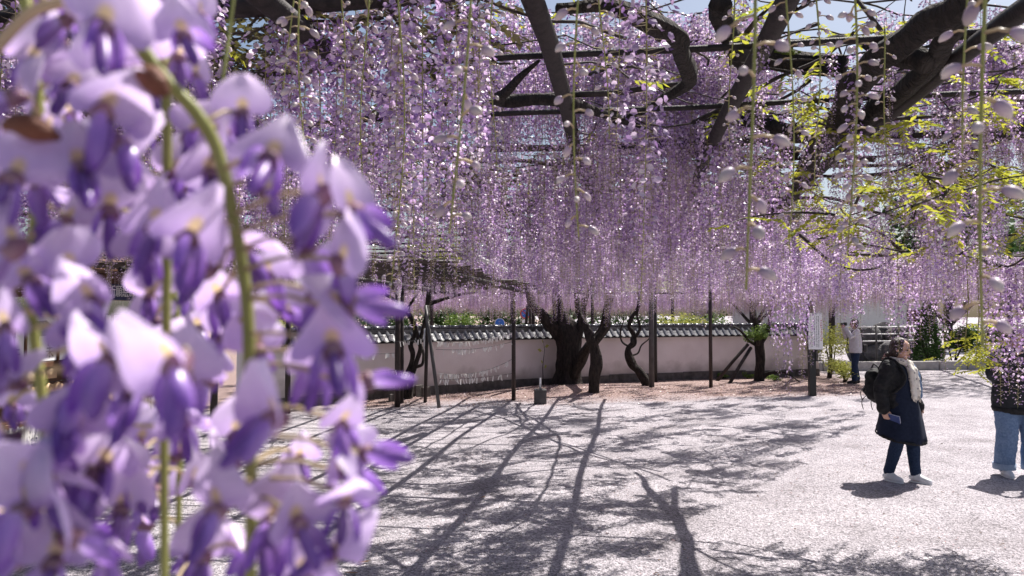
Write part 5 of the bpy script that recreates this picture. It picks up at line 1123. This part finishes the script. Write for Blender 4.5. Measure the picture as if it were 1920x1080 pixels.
MF = {
    'banner': thin('banner_petal', [(0, (.56, .38, .74)), (.4, (.70, .54, .84)), (1, (.84, .72, .92))], .6, .08, 'grad', None, .16, 2, (0, .9), spot=((0, -.03, .2), (.13, .3, .16), (.72, .55, .22))),
    'wing': thin('wing_petal', [(0, (.70, .57, .84)), (.4, (.42, .24, .66)), (1, (.20, .06, .44))], .45, .08, 'grad', None, .12, 1, (0, .65)),
    'keel': thin('keel_petal', [(0, (.40, .24, .52)), (1, (.16, .05, .34))], .3, .05, 'grad', None, .1, 1, (0, .7)),
    'calyx': thin('calyx', [(0, (.20, .09, .14)), (1, (.34, .20, .24))], .25, .03, 'grad', None, .25, 1, (-.2, .1)),
    'stem': surf('fresh_stem', (.19, .20, .045), (.28, .28, .08), 60, .5, .1),
    'stemtop': surf('stem_top', (.16, .20, .10), (.26, .28, .17), 60, .5, .1),
    'ped': thin('flower_stalk', [(0, (.42, .32, .20)), (1, (.52, .42, .28))], .3, .03, 'island', None, .15),
    'nearbud': thin('near_bud', [(0, (.30, .22, .32)), (.5, (.46, .37, .42)), (1, (.60, .52, .48))], .22, .06, 'grad', None, .16, 1, (-.5, .6)),
}
BAN = [banner_mesh(1, .18, .05, .3), banner_mesh(2, .38, -.16, .1), banner_mesh(3, .0, .26, .16), banner_mesh(4, .55, -.32, .05), banner_mesh(5, -.15, .38, .2), banner_mesh(6, .3, .2, .4), banner_mesh(7, .25, .1, .0)]
WNG = [(wing_mesh(1, -1), wing_mesh(1, 1))]; KEEL = keel_mesh(); CAL = calyx_mesh()
def sub(name, me, parent, rot=None):
    o = obj(name, me, parent)
    if rot is not None: o.matrix_basis = rot
    return o
stems = {
    'A': ([(180, -30, .20), (250, 70, .205), (310, 150, .21), (370, 215, .215), (410, 290, .22), (440, 420, .22), (462, 560, .22), (468, 700, .22), (471, 900, .22), (468, 1180, .22)], .0019),
    'B': ([(268, -30, .27), (300, 60, .265), (312, 200, .26), (313, 400, .26), (312, 600, .26), (308, 800, .26), (309, 1180, .26)], .0017),
    'C': ([(215, -30, .31), (238, 130, .31), (262, 300, .31), (300, 450, .31), (332, 600, .31), (337, 800, .31), (334, 1010, .31)], .0015),
    'D': ([(40, -30, .24), (66, 120, .24), (72, 330, .24), (58, 560, .24), (84, 800, .24), (100, 1180, .24)], .0018),
    'E': ([(372, 500, .36), (366, 640, .36), (362, 760, .36), (374, 860, .36)], .0010),
}
slabel = {'A': 'nearest raceme with a thick bowed green stem and wide pale violet blossoms', 'B': 'raceme with a straight vertical stem between the two densest blossom clusters',
          'C': 'slender raceme whose kinked stem hangs behind the straight one', 'D': 'crowded raceme with its stem hidden by large blossoms over the tablet stand', 'E': 'short thin raceme tip with few blossoms behind the bowed stem'}
SR = {}
for key, (ctrl, rad) in stems.items():
    pts = [Vector(q) for q in curve_pts([tuple(at(*c)) for c in ctrl], 8)]
    top = pts[0]; ext = [top + Vector((0, .02 * (i), .22 * i / 3)) for i in range(5, 0, -1)]
    t = thing('wisteria_raceme', slabel[key], 'flower cluster', ext[0]); SR[key] = (t, pts)
    g = MB(); al = ext + pts; n = len(al); g.tube(al, [rad * (1.15 - .3 * i / n) for i in range(n)], 8)
    g.build('stem', MF['stem'], t, True)
# the flowers: x, y where stalk meets petals; width of the banner; facing (0 to the viewer, + to the right); nod; roll; stem
FL = [
 # right-hand outline, stem A
 (455, 215, 105, 60, -25, -10, 'A', .23), (505, 300, 150, 10, -30, 8, 'A', .20), (500, 365, 95, 40, -40, 0, 'A', .22), (600, 370, 150, -60, -30, 40, 'A', .20), (665, 400, 150, 110, -35, 20, 'A', .20), (575, 470, 150, 80, -40, 25, 'A', .21), (640, 500, 140, 120, -25, 30, 'A', .20),
 (590, 560, 120, 30, -50, 0, 'A', .22), (660, 570, 150, 100, 10, 40, 'A', .205), (625, 660, 150, 5, -20, -12, 'A', .20), (600, 690, 120, -20, -50, 0, 'A', .22), (690, 715, 130, 85, 10, 30, 'A', .21), (510, 790, 165, 4, -22, 3, 'A', .185), (640, 800, 105, 20, -45, -15, 'A', .22), (690, 850, 120, 95, 20, 30, 'A', .22),
 (650, 890, 110, 60, -30, 20, 'A', .225), (645, 945, 110, 20, -55, 10, 'A', .215), (615, 1040, 125, -10, -10, 5, 'A', .215), (560, 985, 125, 50, -15, 20, 'A', .21), (505, 985, 140, 12, -25, -8, 'A', .22), (480, 1040, 110, -30, -40, 0, 'A', .23), (570, 1090, 130, 20, -20, 0, 'A', .22),
 (350, 450, 155, 15, -35, -8, 'A', .20), (385, 510, 120, -40, -30, 10, 'A', .22), (415, 560, 105, 30, -45, 0, 'A', .24), (460, 470, 110, 60, -35, 20, 'A', .23), (500, 520, 105, 70, -20, 25, 'A', .24), (420, 640, 120, -50, -30, -20, 'A', .24), (485, 660, 110, 60, -25, 10, 'A', .23), (540, 590, 100, 40, -20, 30, 'A', .25),
 (405, 960, 140, -3, -20, 0, 'A', .20), (430, 880, 110, -60, -35, 0, 'A', .24), (380, 1050, 120, -20, -45, 0, 'A', .23), (440, 820, 100, -40, -30, 0, 'A', .26), (560, 860, 85, 60, -25, 20, 'A', .26),
 # top, stems A B C
 (190, 55, 165, 75, -45, -25, 'A', .185), (215, 130, 150, 40, -50, 20, 'A', .21), (345, 70, 115, 80, -25, 20, 'B', .22), (335, 110, 90, 45, -50, 0, 'B', .24), (365, 145, 80, 60, -40, 20, 'B', .25), (270, 40, 90, -20, -35, 0, 'B', .23), (330, 25, 85, 30, -40, 10, 'B', .25), (375, 30, 80, 85, -20, 10, 'B', .26),
 (120, 40, 100, -40, -45, 0, 'D', .22), (105, 80, 95, -30, -20, 10, 'D', .23), (60, 120, 110, -20, -40, 0, 'D', .22), (130, 165, 120, 20, -20, -20, 'D', .22), (20, 185, 130, -40, -25, 0, 'D', .20), (190, 215, 160, 60, -45, -10, 'C', .20), (225, 270, 140, 75, -40, -15, 'C', .21), (90, 250, 110, -30, -50, 0, 'D', .23),
 (270, 235, 90, 50, -30, 0, 'C', .30), (285, 180, 80, 30, -30, 0, 'C', .30), (355, 260, 120, 30, -30, 0, 'A', .24), (395, 330, 115, 50, -35, 10, 'A', .23), (330, 330, 105, -10, -30, 0, 'B', .26), (420, 250, 90, 70, -20, 0, 'A', .25),
 # left
 (20, 340, 150, -35, -30, 10, 'D', .19), (75, 345, 120, 10, -50, 0, 'D', .215), (150, 320, 150, 50, -25, 25, 'D', .20), (205, 400, 125, 10, -40, 0, 'C', .24), (120, 420, 110, -30, -30, 0, 'D', .24), (245, 360, 85, 40, -25, 0, 'C', .29), (290, 430, 125, 0, -20, -5, 'B', .215), (270, 480, 110, 15, -50, 0, 'B', .23), (160, 460, 100, 30, -35, 0, 'C', .26),
 (20, 470, 160, -30, -30, 0, 'D', .185), (60, 530, 120, 40, -20, 10, 'D', .21), (130, 510, 130, -10, -20, 15, 'D', .215), (75, 590, 125, -30, -35, 0, 'D', .21), (175, 570, 135, 30, -30, 0, 'D', .205), (100, 610, 100, 10, -45, 0, 'D', .225), (200, 560, 110, 50, -25, 0, 'C', .23), (10, 620, 120, -10, -55, 0, 'D', .20), (245, 610, 100, 40, -30, 0, 'C', .26),
 (330, 690, 190, 3, -22, -4, 'B', .165), (345, 720, 130, 10, -50, 0, 'B', .18), (205, 680, 150, -30, -25, 15, 'D', .19), (165, 640, 125, 20, -35, 0, 'D', .205), (250, 745, 145, 15, -45, -5, 'C', .19), (150, 740, 140, -40, -30, -15, 'D', .195), (190, 720, 110, 50, -30, 0, 'D', .21), (390, 720, 90, -40, -30, 0, 'B', .26), (280, 560, 90, 30, -30, 0, 'B', .28),
 (15, 830, 135, -20, -20, 10, 'D', .195), (130, 810, 140, 20, -20, 0, 'D', .195), (110, 850, 120, 60, -45, 15, 'D', .20), (195, 880, 130, 10, -30, 0, 'D', .21), (165, 905, 125, 5, -52, 0, 'D', .205), (80, 900, 150, -10, -20, 25, 'D', .19), (235, 900, 105, 30, -45, 0, 'C', .24), (225, 960, 110, 25, -50, 0, 'C', .235), (40, 960, 150, -25, -25, 0, 'D', .185), (140, 1010, 140, 80, -15, 10, 'D', .19), (30, 1050, 130, -10, -25, 0, 'D', .195), (100, 1060, 140, 10, -20, 0, 'D', .19), (205, 1050, 120, 30, -45, 0, 'D', .21), (150, 970, 120, 0, -30, 0, 'D', .215), (260, 830, 80, 40, -30, 0, 'C', .30), (345, 800, 95, 20, -40, 0, 'B', .25), (25, 720, 110, -60, -20, 0, 'D', .21), (60, 780, 100, -20, -40, 0, 'D', .23), (0, 560, 110, -40, -30, 0, 'D', .22), (0, 260, 120, -40, -30, 0, 'D', .22), (375, 620, 80, 20, -40, 0, 'E', .36), (350, 560, 70, -20, -40, 0, 'E', .36), (400, 690, 70, 40, -30, 0, 'E', .35),
]
GAPS = ((42, 96, 585, 655), (195, 250, 560, 640), (36, 112, 700, 800))   # openings in the cluster where the stand shows through
r = random.Random(17)
def add_flower(t, pts, px, py, wpx, face, nod, roll, d_):
    if any(a - 8 < px < b_ + 8 and c - 5 < py < e_ + 40 for a, b_, c, e_ in GAPS): return
    s_ = wpx / FPX * d_ * .92; p = at(px, py, d_)
    n = min(range(len(pts)), key=lambda i: (pts[i] - p - Vector((0, 0, .006))).length); q = pts[n]
    rot = Matrix.Rotation(math.pi + R(face + r.gauss(0, 26)), 4, 'Z') @ Matrix.Rotation(R(nod + r.gauss(0, 14)), 4, 'X') @ Matrix.Rotation(R(roll + r.gauss(0, 16)), 4, 'Y')
    f = obj('flower', CAL, t); f.matrix_basis = Matrix.Translation(p - t.matrix_basis.translation) @ rot @ Matrix.Scale(s_, 4)
    sub('banner_petal', r.choice(BAN), f, Matrix.Rotation(R(r.uniform(-6, 22)), 4, 'X'))
    ws = r.uniform(.72, 1.05); op = r.uniform(0, 24)
    sub('wing_petal', WNG[0][0], f, Matrix.Rotation(R(r.uniform(-4, 8) + op), 4, 'Z') @ Matrix.Rotation(R(r.uniform(-10, 22)), 4, 'X') @ Matrix.Scale(ws, 4)); sub('wing_petal', WNG[0][1], f, Matrix.Rotation(R(r.uniform(-8, 4) - op), 4, 'Z') @ Matrix.Rotation(R(r.uniform(-10, 22)), 4, 'X') @ Matrix.Scale(ws, 4))
    sub('keel_petal', KEEL, f)
    e = p + (rot.to_3x3() @ Vector((0, -.22, -.02))) * s_; g = MB(); mid = q.lerp(e, .5) + Vector((0, 0, .0022))
    g.tube([q, q.lerp(e, .25) + Vector((0, 0, .0014)), mid, e], [.00075, .0007, .00065, .0009], 6); g.build('flower_stalk', MF['ped'], t, True)
for (px, py, w_, fa, no, ro, key, d_) in FL: add_flower(*SR[key], px, py, w_, fa, no, ro, d_)
# second rank of blossoms a little farther off
for i in range(34):
    key = r.choice('BCD'); x0 = {'B': 300, 'C': 270, 'D': 90}[key]; px = r.gauss(x0, 75); py = r.uniform(-20, 1080); d_ = r.uniform(.27, .34)
    if px > 470: continue
    add_flower(*SR[key], px, py, r.uniform(78, 100), r.uniform(-70, 90), r.uniform(-50, -15), r.uniform(-15, 15), d_)
# brown withered bract and pale tendril at the top of the cluster
t, pts = SR['A']; g = MB(); c = curve_pts([tuple(at(248, 128, .2)) + (.0012,), tuple(at(280, 145, .2)) + (.0035,), tuple(at(300, 165, .2)) + (.0028,), tuple(at(312, 172, .205)) + (.0008,)], 4); g.tube([q[:3] for q in c], [float(q[3]) for q in c], 8); g.build('withered_bract', surf('withered', (.10, .03, .015), (.17, .06, .03), 80, .7, .3), t, True)
t, pts = SR['D']; g = MB(); c = curve_pts([tuple(at(5, 238, .19)) + (.001,), tuple(at(35, 232, .19)) + (.003,), tuple(at(75, 245, .19)) + (.0032,), tuple(at(110, 258, .195)) + (.001,)], 4); g.tube([q[:3] for q in c], [float(q[3]) for q in c], 8); g.build('withered_bract', bpy.data.materials['withered'], t, True)
g = MB(); g.tube([Vector(q) for q in curve_pts([tuple(at(-20, 110, .21)), tuple(at(20, 60, .21)), tuple(at(70, 18, .21)), tuple(at(150, 0, .21)), tuple(at(205, 0, .205))], 6)], .0017, 7); g.build('tendril', MF['ped'], t, True)

# ------------------------------------------------------------------ bud racemes hanging close overhead
def bud_mesh(seed):
    rr = random.Random(seed); g = MB(); l = rr.uniform(.9, 1.3)
    c = [(0, -.5, 0, .04), (0, -.4, .0, .22), (0, -.15, .02, .36), (0, .15, .02, .38), (0, .42, -.03, .27), (0, .62, -.10, .10)]
    c = curve_pts(c, 2); g.tube([(q[0], q[1] * l, q[2]) for q in c], [float(q[3]) for q in c], 8); return g.mesh('bud', MF['nearbud'])
BUD = [bud_mesh(i) for i in range(3)]
near = [(578, 305, 1.25, .013, 26, 'bud raceme with few cream buds ending beside the bowed foreground raceme'), (742, 560, 1.6, .011, 30, 'long thin bud raceme reaching down to the posts by the twisted vine'), (684, 430, 1.9, .011, 28, 'thin bud raceme hanging before the darkest blossoms'),
        (852, 440, .72, .012, 16, 'blurred bud raceme with large grey buds left of the tilted pole'), (1094, 445, .98, .012, 18, 'bud raceme with round white buds crossing the tilted pole'), (1412, 545, .62, .0125, 15, 'close bud raceme with bare yellow stem in front of the limb'),
        (1592, 480, 1.15, .0125, 40, 'bud raceme thick with plump cream buds before the massive knotted limb'), (1532, 340, 1.9, .011, 26, 'thin bud raceme with tiny buds beside the knotted limb'), (1816, 290, .95, .012, 14, 'short bud raceme ending in one pale drooping blossom'),
        (1868, 650, .58, .0125, 16, 'long close bud raceme reaching down before the dark jacketed visitor'), (925, 340, 2.0, .011, 26, 'bud raceme hanging from the crossbar near the pale mossy fork'), (1136, 260, 1.7, .011, 24, 'short bud raceme right of the tilted pole'),
        (1372, 270, 2.1, .011, 24, 'fine bud raceme hanging beside the mossy branch'), (1676, 420, 2.2, .010, 26, 'fine bud raceme hanging right of the knotted limb'), (640, 215, 1.7, .011, 24, 'short bud raceme under the thick crossbar end'), (540, 170, 1.5, .0115, 20, 'stubby bud raceme close beside the white-edged blossoms'), (1478, 430, 1.4, .011, 20, 'bud raceme with sparse buds before the branching fork')]
r = random.Random(91); tops = []
for (px, yt, d_, bs, nb, lab) in near:
    nb = int(nb * 1.5)
    tip = at(px, yt, d_); top = Vector((tip.x + r.uniform(-.02, .02), tip.y + r.uniform(-.02, .02), max(tip.z + .55, 2.6 + r.uniform(0, .1))))
    t = thing('bud_raceme', lab, 'flower cluster', top); L = top.z - tip.z; ph = r.uniform(0, 6)
    def S(q): return top.lerp(tip, q) + Vector((.018 * math.sin(ph + 5 * q), .014 * math.cos(ph + 4 * q), 0)) * L
    g = MB(); g.tube([S(i / 18) for i in range(19)], [.0024 - .0013 * i / 18 for i in range(19)], 6); g.build('stem', MF['stem'], t, True)
    for i in range(nb):
        q = 1 - (.02 + .98 * (i / nb) ** 1.15 * min(1, .62 / L)); a = i * 2.4 + r.uniform(-.4, .4); o_ = Vector((math.cos(a), math.sin(a), r.uniform(-.35, .25))); ln = bs * (1.1 + 1.3 * (1 - q)) * r.uniform(.8, 1.15)
        p0 = S(min(q, .995)); p1 = p0 + o_ * ln; s_ = bs * r.uniform(.95, 1.35) * (.75 + .5 * (1 - q)); ax = (o_ + Vector((0, 0, -.5))).normalized()
        b_ = obj('bud', r.choice(BUD), t); b_.matrix_basis = Matrix.Translation(p1 + ax * s_ * .45 - t.matrix_basis.translation) @ ax.to_track_quat('Y', 'Z').to_matrix().to_4x4() @ Matrix.Scale(s_, 4)
        g = MB(); g.tube([p0, p0.lerp(p1, .5) + Vector((0, 0, ln * .12)), p1], [.0015, .0014, .0018], 5); g.build('stalk', MF['ped'], b_.parent, True)
    tops.append(top)
# overhead shoots that carry the near racemes
g = MB(); tops += [SR[k][0].matrix_basis.translation.copy() for k in SR]
for t_ in tops:
    a = Vector((t_.x + r.uniform(-.3, .3), max(t_.y, .2) + r.uniform(.3, .8), TZ + .02)); g.tube([t_ + Vector((0, 0, -.012)), t_.lerp(a, .3) + Vector((0, 0, .1)), t_.lerp(a, .7) + Vector((0, 0, .08)), a, Vector((a.x * .9, 2.9, TZ + .08))], .007, 5)
g.build('shoots', M['twig'], ov, True, 'stuff')
bpy.data.scenes.remove(WS)
